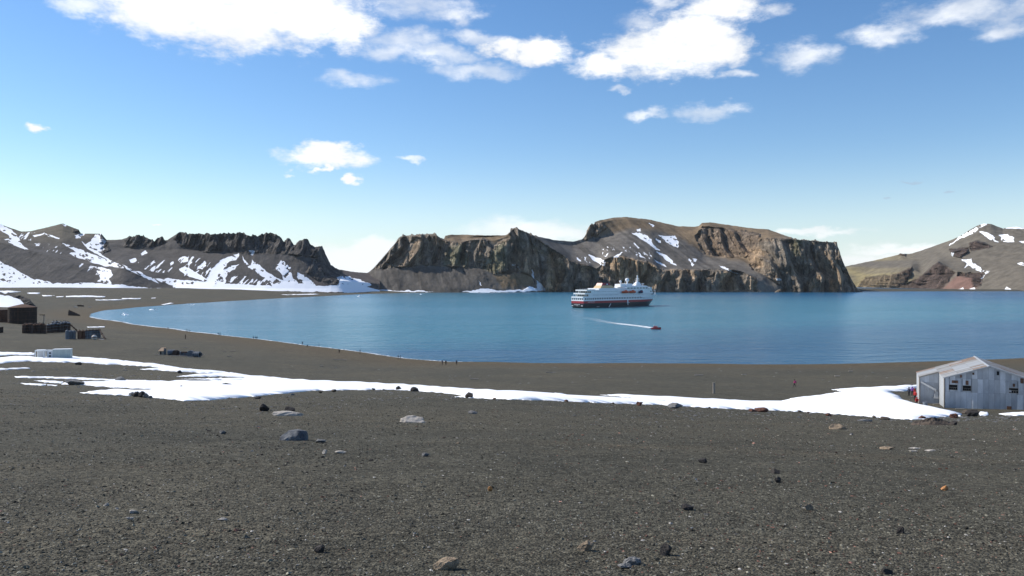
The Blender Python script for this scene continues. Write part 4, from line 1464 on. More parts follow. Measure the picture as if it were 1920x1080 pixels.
M_DARK = paint('dark_interior', (0.012, 0.012, 0.013), 0.9, 0.1)
M_RUST = paint('rust', (0.125, 0.068, 0.045), 0.85, 0.35, 1.4, 0.0, 0.2, bump=0.03, second=(0.065, 0.045, 0.038), amount=0.25)
M_RUSTD = paint('dark_rust', (0.060, 0.042, 0.034), 0.85, 0.35, 1.4, 0.0, 0.2, bump=0.03, second=(0.10, 0.06, 0.042), amount=0.2)
M_TIMBER = paint('grey_timber', (0.30, 0.27, 0.23), 0.85, 0.25, 2.0, 0.0, 0.2, stretch=(1, 1, 0.3))
M_TIMBERB = paint('brown_timber', (0.20, 0.10, 0.055), 0.85, 0.3, 2.0, 0.0, 0.2)
M_BOILER = paint('blue_grey_iron', (0.13, 0.15, 0.175), 0.7, 0.3, 0.9, 0.1, 0.3, second=(0.13, 0.085, 0.06), amount=0.15)

HA = Vector((77.2, 130.0, 0))                 # front apex in plan
HU = Vector((0.917, -0.399, 0)).normalized()  # along the gable, to the right
HV = Vector((0.399, 0.917, 0)).normalized()   # along the ridge, away
HZ_APEX, HZ_EAVE, HW, HL = 18.7, 16.55, 6.4, 18.4
HSL = (HZ_APEX - HZ_EAVE) / HW
AW, AT = 9.5, 9.8                             # lean-to: reaches this far left, starts this far back
H0 = Vector((HA.x - HU.x * HW, HA.y - HU.y * HW, 0))
HBASE = float(terrain([H0.x], [H0.y])[0])
RW = 9.4                                      # the right slope runs further down, out of the picture

hangar = link('metal_hangar', None)
hangar.empty_display_size = 1.0
hangar.location = (HA.x, HA.y, HBASE)
tag(hangar, 'derelict grey corrugated metal hangar with a rust streaked gabled roof', 'hangar')


def hp(s, t, z):
    """hangar frame: s along the gable from the apex, t along the ridge, absolute z -> local"""
    p = HU * s + HV * t
    return Vector((p.x, p.y, z - HBASE))


def roof_z(s):
    return HZ_APEX - HSL * abs(s)


def corr_sheet(corners, folds=5, depth=0.035):
    """corrugated sheet over a quad a-b-c-d (a->b across the folds); returns verts, faces"""
    a, b, c, d = [Vector(p) for p in corners]
    n = (b - a).cross(d - a).normalized()
    vs, fs = [], []
    k = folds * 2
    for i in range(k + 1):
        t = i / k
        o = n * (depth if i % 2 else 0)
        vs.append(a.lerp(b, t) + o)
        vs.append(d.lerp(c, t) + o)
    for i in range(k):
        fs.append((2 * i, 2 * i + 2, 2 * i + 3, 2 * i + 1))
    return vs, fs


# inner shell closes the building behind the sheets
shell = MB()
zb = HBASE - 0.8


def shell_prism(outline, t0, t1, zlow):
    n = len(outline)
    vs = [hp(s, t0, z) for s, z in outline] + [hp(s, t1, z) for s, z in outline]
    fs = [(k, (k + 1) % n, n + (k + 1) % n, n + k) for k in range(n)] + [tuple(range(n))[::-1], tuple(range(n, 2 * n))]
    shell.add(vs, fs)


g = 0.12
shell_prism([(-HW + g, zb), (RW - g, zb), (RW - g, roof_z(RW) - g), (0, HZ_APEX - g), (-HW + g, HZ_EAVE - g)], g, HL - g, zb)
shell_prism([(-AW + g, zb), (-HW + g, zb), (-HW + g, HZ_EAVE - g), (-AW + g, roof_z(AW) - g)], AT + g, HL - g, zb)
shell.build('inner_wall', M_DARK, hangar)

_hr = random.Random(21)
WINS = [(-5.75, -4.55, 3.05, 3.85), (-3.75, -2.6, 3.0, 3.8), (2.75, 4.0, 3.0, 3.75), (5.2, 6.4, 3.0, 3.8)]   # openings in the gable, s0 s1 z0 z1 above ground


def wall_sheet(s0, s1, z0, z1a, z1b, t, mat, parent=hangar):
    off = 0.03 * _hr.random()
    q = [hp(s0, t - off, z0), hp(s1, t - off, z0), hp(s1, t - off, z1b), hp(s0, t - off, z1a)]
    mb = MB()
    mb.add(*corr_sheet(q))
    return mb.build('wall_sheet', mat, parent)


def clipped_sheets(s0, s1, z0, za, zb_, mat):
    """one sheet of the gable, cut around window openings"""
    for w in WINS:
        if s0 < w[1] - 0.02 and s1 > w[0] + 0.02 and z0 < HBASE + w[3] and max(za, zb_) > HBASE + w[2]:
            a, b = HBASE + w[2], HBASE + w[3]
            if s0 < w[0]:
                wall_sheet(s0, w[0], z0, za, za + (zb_ - za) * (w[0] - s0) / (s1 - s0), 0, mat)
                s0 = w[0]
            if s1 > w[1]:
                zz = za + (zb_ - za) * (w[1] - s0) / (s1 - s0)
                wall_sheet(w[1], s1, z0, zz, zb_, 0, mat)
                s1 = w[1]
            if a - z0 > 0.05:
                wall_sheet(s0, s1, z0, a, a, 0, mat)
            if min(za, zb_) - b > 0.05:
                wall_sheet(s0, s1, b, za, zb_, 0, mat)
            return
    wall_sheet(s0, s1, z0, za, zb_, 0, mat)


cols = np.arange(-HW, RW + 0.01, 0.79)
for i in range(len(cols) - 1):
    s0, s1 = cols[i], cols[i + 1] - 0.012
    low = HBASE + 2.75 + _hr.choice([0, 0, 0.06, -0.05])
    mt = [M_TIN, M_TIN, M_TIN2][_hr.randrange(3)]
    wall_sheet(s0, s1, HBASE - 0.5, low, low, 0, mt)
    up = HBASE + 4.95 + _hr.choice([0, 0.08, -0.07])
    ra, rb = roof_z(s0) - 0.05, roof_z(s1) - 0.05
    mt = [M_TIN, M_TIN2, M_ROOFP][_hr.choice([0, 0, 0, 1, 1, 2])]
    if min(ra, rb) > up + 0.2:
        clipped_sheets(s0, s1, low + 0.01, up, up, mt)
        wall_sheet(s0, s1, up + 0.01, ra, rb, 0, [M_TIN, M_TIN2][_hr.randrange(2)])
    else:
        clipped_sheets(s0, s1, low + 0.01, ra, rb, mt)
# side walls and the lean-to front
def side_run(s, t0, t1, ztop, mat, step=0.8):
    ts = np.arange(t0, t1 + 0.01, step)
    for a, b in zip(ts[:-1], ts[1:]):
        mb = MB()
        mb.add(*corr_sheet([hp(s, b - 0.01, HBASE - 0.8), hp(s, a, HBASE - 0.8), hp(s, a, ztop - 0.04), hp(s, b - 0.01, ztop - 0.04)], depth=0.03))
        mb.build('wall_sheet', mat, hangar)


side_run(-HW, 0, AT, HZ_EAVE, M_ROOFP)
side_run(-AW, AT, HL, roof_z(AW), M_ROOFP)
sc = np.arange(-AW, -HW + 0.05, 0.77)
for a, b in zip(sc[:-1], sc[1:]):
    zz = HBASE + 2.9
    mb = MB(); mb.add(*corr_sheet([hp(a, AT, HBASE - 0.8), hp(b - 0.01, AT, HBASE - 0.8), hp(b - 0.01, AT, zz), hp(a, AT, zz)])); mb.build('wall_sheet', M_TIN2, hangar)
    mb = MB(); mb.add(*corr_sheet([hp(a, AT - 0.02, zz + 0.01), hp(b - 0.01, AT - 0.02, zz + 0.01), hp(b - 0.01, AT - 0.02, roof_z(b) - 0.04), hp(a, AT - 0.02, roof_z(a) - 0.04)])); mb.build('wall_sheet', M_TIN, hangar)
# roof sheets
def roof_run(sa, sb, t0, t1, side):
    n = max(1, int(round(abs(sb - sa) / 2.2)))
    ss = np.linspace(sa, sb, n + 1)
    ts = np.arange(t0, t1 + 0.01, 0.84)
    for i in range(n):
        for a, b in zip(ts[:-1], ts[1:]):
            lift = 0.02 * i * (-1) + 0.015 * _hr.random() + 0.06
            s0, s1 = ss[i], ss[i + 1]
            q = [hp(s0, a, roof_z(s0) + lift), hp(s0, b - 0.015, roof_z(s0) + lift), hp(s1, b - 0.015, roof_z(s1) + lift), hp(s1, a, roof_z(s1) + lift)]
            if side < 0:
                q = [q[1], q[0], q[3], q[2]]
            frac = (a - t0) / (t1 - t0)
            r = _hr.random()
            if side < 0 and frac > 0.72 and i < 2 and r < 0.55:
                mt = M_ROOFR
            elif side < 0 and 0.28 < frac < 0.62 and i < 2:
                mt = M_ROOFP
            elif r < 0.16:
                mt = M_ROOFR
            else:
                mt = M_ROOF if r < 0.8 else M_ROOFP
            mb = MB(); mb.add(*corr_sheet(q, folds=4, depth=0.04)); mb.build('roof_sheet', mt, hangar)


roof_run(0, -HW - 0.15, -0.25, HL + 0.2, -1)
roof_run(0, RW + 0.15, -0.25, HL + 0.2, 1)
roof_run(-HW - 0.15, -AW - 0.15, AT - 0.2, HL + 0.2, -1)
# trim: ridge cap, rake boards, corner boards
mb = MB()
mb.add([hp(-0.25, -0.3, HZ_APEX + 0.04), hp(0, -0.3, HZ_APEX + 0.16), hp(0.25, -0.3, HZ_APEX + 0.04), hp(-0.25, HL + 0.2, HZ_APEX + 0.04), hp(0, HL + 0.2, HZ_APEX + 0.16), hp(0.25, HL + 0.2, HZ_APEX + 0.04)], [(0, 1, 4, 3), (1, 2, 5, 4), (0, 3, 5, 2)])
mb.build('ridge_cap', M_ROOFP, hangar)


def beam(p, q, w, h, mat, name, parent=hangar):
    p, q = Vector(p), Vector(q)
    d = q - p
    M = Matrix.Translation((p + q) / 2) @ d.to_track_quat('X', 'Z').to_matrix().to_4x4()
    mb = MB(); mb.box((0, 0, 0), (d.length, w, h), M=M)
    return mb.build(name, mat, parent)


beam(hp(-HW - 0.15, -0.30, HZ_EAVE + 0.02), hp(0, -0.30, HZ_APEX + 0.06), 0.06, 0.2, M_ROOFP, 'rake_board')
beam(hp(0.02, -0.30, HZ_APEX + 0.06), hp(RW, -0.30, roof_z(RW) + 0.06), 0.06, 0.2, M_ROOFP, 'rake_board')
beam(hp(-AW - 0.15, AT - 0.26, roof_z(AW + 0.15)), hp(-HW, AT - 0.26, HZ_EAVE), 0.06, 0.2, M_TIMBER, 'rake_board')
beam(hp(-HW - 0.05, -0.09, HBASE - 0.4), hp(-HW - 0.05, -0.09, HZ_EAVE), 0.16, 0.16, M_TIMBER, 'corner_board')
beam(hp(-AW - 0.05, AT - 0.09, HBASE - 0.6), hp(-AW - 0.05, AT - 0.09, roof_z(AW)), 0.16, 0.16, M_TIMBER, 'corner_board')
beam(hp(-AW + 0.2, AT - 0.3, HBASE + 3.0), hp(-HW - 0.6, AT - 0.9, HBASE + 1.75), 0.12, 0.3, M_ROOFP, 'fallen_beam')
pv = [hp(-7.3, AT - 0.35, HBASE + 0.2), hp(-6.5, AT - 0.35, HBASE + 0.2), hp(-6.5, AT - 0.12, HBASE + 1.2), hp(-7.0, AT - 0.12, HBASE + 1.7)]
mb = MB(); mb.add(*corr_sheet(pv, 4)); mb.build('loose_sheet', M_ROOFP, hangar)
# windows with bars and panes
for w in WINS:
    mb = MB()
    s0, s1, z0, z1 = w[0], w[1], HBASE + w[2], HBASE + w[3]
    for z in (z0, z1):
        mb.add(*(lambda q: (q, [(0, 1, 2, 3)]))([hp(s0, -0.05, z - 0.03), hp(s1, -0.05, z - 0.03), hp(s1, -0.05, z + 0.03), hp(s0, -0.05, z + 0.03)]))
    fr = MB()
    def bar(a, b, c, d, fr=fr):
        v = [hp(a, -0.07, c), hp(b, -0.07, c), hp(b, -0.07, d), hp(a, -0.07, d), hp(a, 0.0, c), hp(b, 0.0, c), hp(b, 0.0, d), hp(a, 0.0, d)]
        fr.add(v, [(0, 1, 2, 3), (4, 7, 6, 5), (0, 4, 5, 1), (1, 5, 6, 2), (2, 6, 7, 3), (3, 7, 4, 0)])
    bar(s0 - 0.05, s0, z0, z1); bar(s1, s1 + 0.05, z0, z1); bar(s0 - 0.05, s1 + 0.05, z0 - 0.06, z0 - 0.003); bar(s0 - 0.05, s1 + 0.05, z1 + 0.003, z1 + 0.06)
    win = fr.build('window', M_TIMBER, hangar)
    fr2 = MB()
    bar(s0, s1, (z0 + z1) / 2 - 0.02, (z0 + z1) / 2 + 0.02, fr2)
    for j in (1, 2, 3):
        x = s0 + (s1 - s0) * j / 4
        bar(x - 0.015, x + 0.015, z0, (z0 + z1) / 2 - 0.022, fr2)
    fr2.build('glazing_bar', M_TIMBER, win)
    mb = MB(); mb.add([hp(s0, 0.05, z0), hp(s1, 0.05, z0), hp(s1, 0.05, z1), hp(s0, 0.05, z1)], [(0, 1, 2, 3)])
    mb.build('pane', M_DARK, win)


def patch(s0, s1, z0, z1, mat, name):
    v = [hp(s0, -0.12, HBASE + z0), hp(s1, -0.12, HBASE + z0), hp(s1, -0.12, HBASE + z1), hp(s0, -0.12, HBASE + z1), hp(s0, 0, HBASE + z0), hp(s1, 0, HBASE + z0), hp(s1, 0, HBASE + z1), hp(s0, 0, HBASE + z1)]
    mb = MB(); mb.add(v, [(0, 1, 2, 3), (4, 7, 6, 5), (0, 4, 5, 1), (1, 5, 6, 2), (2, 6, 7, 3), (3, 7, 4, 0)])
    return mb.build(name, mat, hangar)


patch(-5.35, -4.45, 4.15, 4.6, M_RUST, 'hatch_board'); patch(-3.35, -2.95, 3.95, 4.65, M_RUST, 'hatch_board'); patch(-4.15, -3.9, 5.1, 5.55, M_RUST, 'hatch_board')
patch(-2.4, -2.15, 5.65, 6.0, M_RUST, 'hatch_board'); patch(1.05, 1.35, 5.75, 6.35, M_DARK, 'hatch_board'); patch(3.25, 3.55, 4.0, 4.5, M_RUST, 'hatch_board'); patch(4.3, 4.75, 4.6, 5.4, M_RUST, 'hatch_board')
patch(2.45, 3.05, 0.1, 0.85, M_TIMBERB, 'hatch_door')
patch(2.75, 3.05, 3.1, 3.45, M_ROOFP, 'pale_panel')
beam(hp(-0.8, -0.5, HBASE + 0.12), hp(3.0, -0.5, HBASE - 0.1), 0.1, 0.14, M_TIMBERB, 'sill_plank')

# debris beside the hangar 
def plank(px, py, L, rz, mat, label, w=0.18, h=0.07, name='plank', cat='plank', group=None):
    p = at(px, py)
    mb = MB(); mb.box((0, 0, h / 2 + 0.02), (L, w, h)); mb.box((L * 0.2, 0, h + 0.02), (0.1, w * 0.9, 0.03))
    o = mb.build(name, mat)
    o.location = p
    o.rotation_euler.z = rz
    # follow the slope
    q = float(terrain([p.x + 0.5 * L * math.cos(rz)], [p.y + 0.5 * L * math.sin(rz)])[0])
    o.rotation_euler.y = -math.atan2(q - p.z, 0.5 * L)
    return tag(o, label, cat, group)


plank(1755, 758, 1.7, 0.5, M_TIMBER, 'pale weathered plank on the ash between hangar and drift')
plank(1712, 744, 0.9, 0.3, M_TIMBER, 'short pale plank beside the people left of the hangar')
plank(1800, 767, 1.4, -0.1, M_TIMBER, 'grey plank lying at the foot of the gable wall')
p = at(1735, 762)
mb = MB(); mb.lathe((0, 0, 0), [(0.36, 0), (0.38, 0.02), (0.38, 0.3), (0.4, 0.32), (0.4, 0.36), (0.38, 0.38), (0.38, 0.7), (0.4, 0.72), (0.38, 0.75), (0.3, 0.74)], 18)
tag(mb.build('barrel', M_BOILER, smooth=False, loc=p), 'grey metal drum standing by the hangar lean-to', 'barrel')

# ------------------------------------------------------------------ white container on the drift
M_WHITE = paint('white_paint', (0.62, 0.64, 0.64), 0.5, 0.1, 1.0, 0.0, 0.35, second=(0.35, 0.27, 0.2), amount=0.03, sscale=1.5)
M_WHITEG = paint('grey_green_paint', (0.36, 0.42, 0.41), 0.55, 0.1, 1.0, 0.0, 0.35)
cp = at(98, 672.5)
ck = cp.y / FPX
cont = link('container', None)
cont.location = (cp.x, cp.y, cp.z)
cont.rotation_euler.z = R(16)
tag(cont, 'white shipping container with an open frame end standing on snow', 'container')
ch = 17 * ck
cl_ = 30 * ck
mb = MB(); mb.box((cl_ * 0.52, 1.25, ch / 2), (cl_, 2.5, ch)); mb.build('body', M_WHITEG, cont)
mb = MB(); mb.box((cl_ * 0.52, 1.25, ch + 0.04), (cl_ + 0.1, 2.6, 0.07)); mb.build('roof', M_WHITE, cont)
for i in range(10):
    mb = MB(); mb.box((cl_ * 0.04 + cl_ * 0.96 * (i + 0.5) / 10, -0.03, ch / 2), (cl_ * 0.045, 0.055, ch * 0.92)); mb.build('rib', M_WHITEG, cont)
cw = 34 * ck
mb = MB(); mb.box((-cw * 0.12, 1.3, ch * 0.46), (cw * 0.28, 2.3, ch * 0.92)); mb.build('machine_box', M_WHITE, cont)
for z in (0.3, 0.62):
    mb = MB(); mb.box((-cw * 0.12, 0.12, ch * z), (cw * 0.1, 0.05, ch * 0.16)); mb.build('vent', M_DARK, cont)
mb = MB(); mb.box((-cw * 0.62, 2.0, ch * 0.4), (cw * 0.34, 0.2, ch * 0.8)); mb.build('back_panel', M_TIN2, cont)
for x in (-cw * 0.83, -cw * 0.42):
    for y in (0.1, 2.4):
        mb = MB(); mb.box((x, y, ch * 0.42), (0.22, 0.2, ch * 0.84)); mb.build('frame_post', M_WHITE, cont)
for y in (0.1, 2.4):
    mb = MB(); mb.box((-cw * 0.56, y, ch * 0.9), (cw * 0.6, 0.22, ch * 0.1)); mb.build('frame_rail', M_WHITE, cont)
mb = MB(); mb.box((-cw * 0.62, 1.2, ch * 0.96), (cw * 0.44, 2.5, 0.08)); mb.build('frame_roof', M_WHITE, cont)
plank(128, 651, 2.6, 0.1, M_TIMBER, 'thin pale pole lying behind the white container')

# ------------------------------------------------------------------ rusty storage tanks
tp = at(27.5, 607)
tk = tp.y / FPX
tank = link('oil_tank', None)
tank.location = (tp.x, tp.y + 24 * tk, float(terrain([tp.x], [tp.y + 24 * tk])[0]))
tag(tank, 'large rusty round oil tank standing below the snowy knoll', 'tank')
tr, th = 24 * tk, 31 * tk
mb = MB(); mb.lathe((0, 0, -0.8), [(tr, 0), (tr, th + 0.8)], 40); mb.build('shell', M_RUSTD, tank, smooth=False)
mb = MB(); mb.lathe((0, 0, th + 0.01), [(tr + 0.08, 0), (tr + 0.08, 0.12), (tr * 0.6, 1.0), (tr * 0.05, 2.0)], 40); mb.build('roof', M_RUST, tank)
for z in (th * 0.25, th * 0.5, th * 0.75):
    mb = MB(); mb.lathe((0, 0, z), [(tr + 0.01, 0), (tr + 0.07, 0.02), (tr + 0.07, 0.1), (tr + 0.01, 0.12)], 40); mb.build('seam', M_RUST, tank)
for i in range(24):
    a = 2 * math.pi * i / 24
    z0 = th * 0.25 * (i % 4)
    mb = MB(); mb.box((tr * math.cos(a) * 1.003, tr * math.sin(a) * 1.003, z0 + th * 0.125 + 0.06), (0.06, 0.14, th * 0.235), rz=a); mb.build('plate_joint', M_RUST, tank)
mb = MB()
for dx in (-0.25, 0.25):
    mb.tube((tr * 0.25 + dx, -tr * 0.99, 0), (tr * 0.25 + dx, -tr * 0.99, th), 0.04, n=6)
for k in range(14):
    mb.tube((tr * 0.25 - 0.25, -tr * 0.99, th * (k + 0.5) / 14), (tr * 0.25 + 0.25, -tr * 0.99, th * (k + 0.5) / 14), 0.03, n=6)
mb.build('ladder', M_RUST, tank)
t2p = at(-14, 604)
t2 = link('oil_tank', None)
t2.location = (t2p.x - 2, t2p.y + 10, t2p.z)
tag(t2, 'second rusty oil tank cut off by the left picture edge', 'tank')
mb = MB(); mb.lathe((0, 0, -0.8), [(tr * 0.8, 0), (tr * 0.8, th * 0.8)], 36); mb.build('shell', M_RUST, t2)
mb = MB(); mb.lathe((0, 0, th * 0.8 - 0.8), [(tr * 0.81, 0), (tr * 0.81, 0.1), (tr * 0.3, 0.5), (tr * 0.05, 0.6)], 36); mb.build('roof', M_RUSTD, t2)


# ------------------------------------------------------------------ rows of old iron boilers
def boiler_mesh(r, h, mat, mat2):
    """one upright iron cooker: drum, domed head, rim and manhole neck"""
    o = link('iron_boiler', None)
    mb = MB(); mb.lathe((0, 0, -0.4), [(r, 0), (r, h * 0.9 + 0.4)], 16); mb.build('drum', mat, o, smooth=False)
    mb = MB(); mb.lathe((0, 0, h * 0.9), [(r, 0.0), (r * 0.92, h * 0.05), (r * 0.6, h * 0.085), (r * 0.25, h * 0.1)], 16); mb.build('dome', mat2, o)
    for z in (h * 0.3, h * 0.62, h * 0.86):
        mb = MB(); mb.lathe((0, 0, z), [(r + 0.005, 0), (r + 0.06, 0.01), (r + 0.06, 0.12), (r + 0.005, 0.13)], 16); mb.build('rim', mat2, o)
    mb = MB(); mb.lathe((0, 0, h * 0.98), [(r * 0.22, 0), (r * 0.22, h * 0.07), (r * 0.3, h * 0.075), (r * 0.3, h * 0.1)], 10); mb.build('neck', mat, o)
    return o


def copy_tree(o, parent=None):
    c = o.copy()
    COL.objects.link(c)
    c.parent = parent
    for chd in list(o.children):
        copy_tree(chd, c)
    return c


def boiler_row(specs, mat, mat2, label, group, wpx, hpx):
    """specs: (px, py, scale, tilt)"""
    p0 = at(specs[0][0], specs[0][1])
    k = p0.y / FPX
    proto = boiler_mesh(wpx * k / 2, hpx * k, mat, mat2)
    for i, (x, y, s, tl) in enumerate(specs):
        o = proto if i == 0 else copy_tree(proto)
        p = at(x, y)
        o.location = p
        o.scale = (1, 1, s)
        o.rotation_euler = (tl, tl * 0.6, i * 1.3)
        tag(o, label + ', ' + ORD[i] + ' from the left', 'boiler', group)


ORD = ['first', 'second', 'third', 'fourth', 'fifth', 'sixth', 'seventh', 'eighth']
boiler_row([(45 + 6.4 * i, 625 - 0.15 * (i % 2), 1.0 + 0.05 * (i % 3), 0) for i in range(7)], M_RUSTD, M_RUST, 'rusty brown iron boiler in the front left row', 'brown boilers in the front left row', 6.6, 17)
boiler_row([(48 + 6.4 * i, 621.5, 1.0, 0) for i in range(6)], M_RUSTD, M_RUSTD, 'rusty boiler behind the front left row', 'boilers behind the front left row', 6.2, 16)
boiler_row([(91 + 6.3 * i, 624.3 - 0.35 * i, 1.0 + 0.06 * (i % 3) + 0.025 * i, 0.03 * (i % 2)) for i in range(7)], M_RUSTD, M_BOILER, 'dark iron boiler in the tall jumbled middle row', 'dark boilers in the middle row', 6.6, 16.5)
boiler_row([(100 + 6.5 * i, 619.0, 1.0 + 0.05 * (i % 2), -0.02) for i in range(5)], M_RUSTD, M_BOILER, 'dark iron boiler behind the tall middle row', 'dark boilers behind the middle row', 6.2, 16.5)
boiler_row([(126, 636, 1.05, 0), (132.5, 635.7, 1.0, 0), (138.5, 635.5, 1.0, 0)], M_BOILER, M_BOILER, 'blue grey iron boiler at the left of the front group', 'blue grey boilers of the front group', 6.8, 16)
boiler_row([(149, 635.6, 1.02, 0), (155.5, 635.3, 1.0, 0)], M_RUST, M_RUST, 'tan rusty boiler in the middle of the front group', 'tan rusty boilers of the front group', 6.8, 16)
boiler_row([(162, 635.0, 1.05, 0), (168, 634.8, 1.08, 0.02), (174, 634.4, 1.1, 0), (180, 634, 1.08, 0), (185.5, 633.5, 1.1, 0.04)], M_BOILER, M_RUSTD, 'dark blue boiler at the right of the front group', 'dark blue boilers of the front group', 6.4, 15.5)


def chute(px0, py0, px1, py1, hpx, label, mat=M_RUSTD):
    """iron pipe leaning from the top of a boiler to the ground"""
    a, b = at(px0, py0), at(px1, py1)
    a = a + Vector((0, 0, hpx * a.y / FPX))
    o = link('leaning_pipe', None)
    o.location = b
    mb = MB(); mb.tube((0, 0, 0.15), a - b, 0.34, 0.28, 10); mb.build('pipe', mat, o)
    d = (a - b).normalized()
    for t in (0.12, 0.5, 0.88):
        c = (a - b) * t + Vector((0, 0, 0.15 * (1 - t)))
        mb = MB(); mb.tube(c - d * 0.08, c + d * 0.08, 0.46, 0.46, 10); mb.build('flange', mat, o)
    return tag(o, label, 'pipe')


chute(186, 634, 197, 636, 17, 'dark pipe leaning off the right end of the front boilers')
chute(133, 622.5, 143.5, 619.5, 13, 'rusty pipe leaning off the right end of the middle boilers', M_RUST)
p = at(177, 637)
k = p.y / FPX
o = link('round_buoy', None)
o.location = p
mb = MB(); mb.ball((0, 0, 4.2 * k), 5 * k, 18); mb.build('float', paint('chalky_paint', (0.55, 0.50, 0.44), 0.7, 0.2, 1.2), o, smooth=True)
mb = MB(); mb.lathe((0, 0, 4.0 * k), [(5.02 * k, 0), (5.2 * k, 0.05), (5.2 * k, 0.25), (5.02 * k, 0.3)], 18); mb.build('band', M_RUST, o)
mb = MB(); mb.tube((0, 0, 9 * k), (0, 0, 10 * k), 0.2, 0.2, 8); mb.build('eye', M_RUST, o)
tag(o, 'chalky round buoy lying before the front boilers', 'buoy')
plank(190, 636.5, 2.2, -0.1, M_ROOFP, 'bright bent metal plate beside the leaning pipe', w=0.9, h=0.12, name='metal_plate', cat='metal plate')
p = at(-3, 624)
mb = MB(); mb.box((0, 0, 1.3), (3.2, 2.2, 2.6)); mb.box((0, 0, 2.66), (3.4, 2.4, 0.14)); mb.box((0.4, -1.12, 0.9), (0.9, 0.06, 1.7))
tag(mb.build('iron_crate', M_RUSTD, loc=p), 'rusty iron box at the left picture edge beside boilers', 'crate')

# bent lamp post
p = at(82, 607.5)
k = p.y / FPX
o = link('iron_post', None)
o.location = p
mb = MB(); mb.tube((0, 0, -0.3), (0.5 * k, 0, 16.5 * k), 0.9 * k, 0.8 * k, 10); mb.build('post', M_TIMBER, o)
mb = MB(); mb.box((-2.6 * k, 0, 17 * k), (10 * k, 1.4 * k, 1.3 * k)); mb.build('arm', M_RUSTD, o)
tag(o, 'grey post with a short dark arm right of the oil tank', 'post')

# half buried hull
p = at(139, 592)
k = p.y / FPX
o = link('wrecked_boat', None)
o.location = p
mb = MB()
st = []
for i in range(7):
    t = i / 6
    x = (-10 + 21 * t) * k
    w = 2.6 * k * (1 - 0.75 * t ** 2)
    z = 9.5 * k * (1 - t) ** 0.85 + 0.6
    st.append([(x, -w, -0.4), (x, -w * 0.75, z * 0.6), (x, 0, z), (x, w * 0.75, z * 0.6), (x, w, -0.4)])
vs = [q for s in st for q in s]
fs = [(i * 5 + j, (i + 1) * 5 + j, (i + 1) * 5 + j + 1, i * 5 + j + 1) for i in range(6) for j in range(4)] + [(0, 1, 2, 3, 4), (34, 33, 32, 31, 30)]
mb.add(vs, fs); mb.build('hull', M_RUSTD, o)
beam((-10 * k, 0, 9.7 * k + 0.5), (11 * k, 0, 0.7), 0.3, 0.3, M_RUST, 'keel', o)
tag(o, 'dark wedge of a wrecked boat half buried near the bay corner', 'boat wreck')
o = plank(151, 574.5, 6.0, 0.0, M_RUSTD, 'dark heap of scrap iron on the far flat beach', w=2.0, h=1.6, name='scrap_heap', cat='scrap')
plank(142, 576, 3.6, 0.1, M_ROOFP, 'pale metal sheet left of the far scrap heap', w=1.6, h=0.5, name='metal_sheet', cat='metal sheet')
plank(168, 576, 3.2, -0.2, M_ROOFP, 'pale metal sheet right of the far scrap heap', w=1.0, h=0.4, name='metal_sheet', cat='metal sheet')

# ------------------------------------------------------------------ ruined winch and boilers mid beach
p = at(303, 665)
k = p.y / FPX
shed = link('shed', None)
shed.location = p
shed.rotation_euler.z = R(-8)
tag(shed, 'tiny timber shed with a tan pitched roof beside rusting boilers', 'shed')
mb = MB(); mb.box((0, 2.2 * k * 2, 3.5 * k), (9 * k, 8 * k, 7.6 * k)); mb.build('wall', M_TIMBER, shed)
mb = MB(); mb.add([(-6.5 * k, -1 * k, 7 * k), (3.5 * k, -1 * k, 7 * k), (6 * k, 5 * k, 13 * k), (-3 * k, 5 * k, 13 * k), (-6.5 * k, -1 * k, 6.4 * k), (3.5 * k, -1 * k, 6.4 * k), (6 * k, 5 * k, 12.4 * k), (-3 * k, 5 * k, 12.4 * k)], [(0, 1, 2, 3), (7, 6, 5, 4), (0, 4, 5, 1), (1, 5, 6, 2), (2, 6, 7, 3), (3, 7, 4, 0)]); mb.build('roof', paint('tan_board', (0.42, 0.29, 0.19), 0.8, 0.2, 1.5), shed)
mb = MB(); mb.box((-2.0 * k, 0.3 * k, 3.2 * k), (2.4 * k, 0.5 * k, 5.6 * k)); mb.build('door', M_DARK, shed)
mb = MB(); mb.box((4.4 * k, 4 * k, 6 * k), (0.4 * k, 7 * k, 12 * k)); mb.build('gable', M_BOILER, shed)


def lying_drum(px, py, L, r, rz, mat, label, end=None):
    p = at(px, py)
    k = p.y / FPX
    o = link('fallen_boiler', None)
    o.location = p
    o.rotation_euler.z = rz
    mb = MB(); mb.tube((-L * k / 2, 0, r * k * 0.85), (L * k / 2, 0, r * k * 0.85), r * k, r * k, 16); mb.build('drum', mat, o)
    for t in (-0.45, -0.15, 0.15, 0.45):
        mb = MB(); mb.tube((L * k * t - 0.1, 0, r * k * 0.85), (L * k * t + 0.1, 0, r * k * 0.85), r * k * 1.06, r * k * 1.06, 16); mb.build('rim', mat, o)
    mb = MB(); mb.tube((L * k * 0.5, 0, r * k * 0.85), (L * k * 0.53, 0, r * k * 0.85), r * k * 0.6, r * k * 0.5, 12); mb.build('end_plate', end or mat, o)
    return tag(o, label, 'boiler')


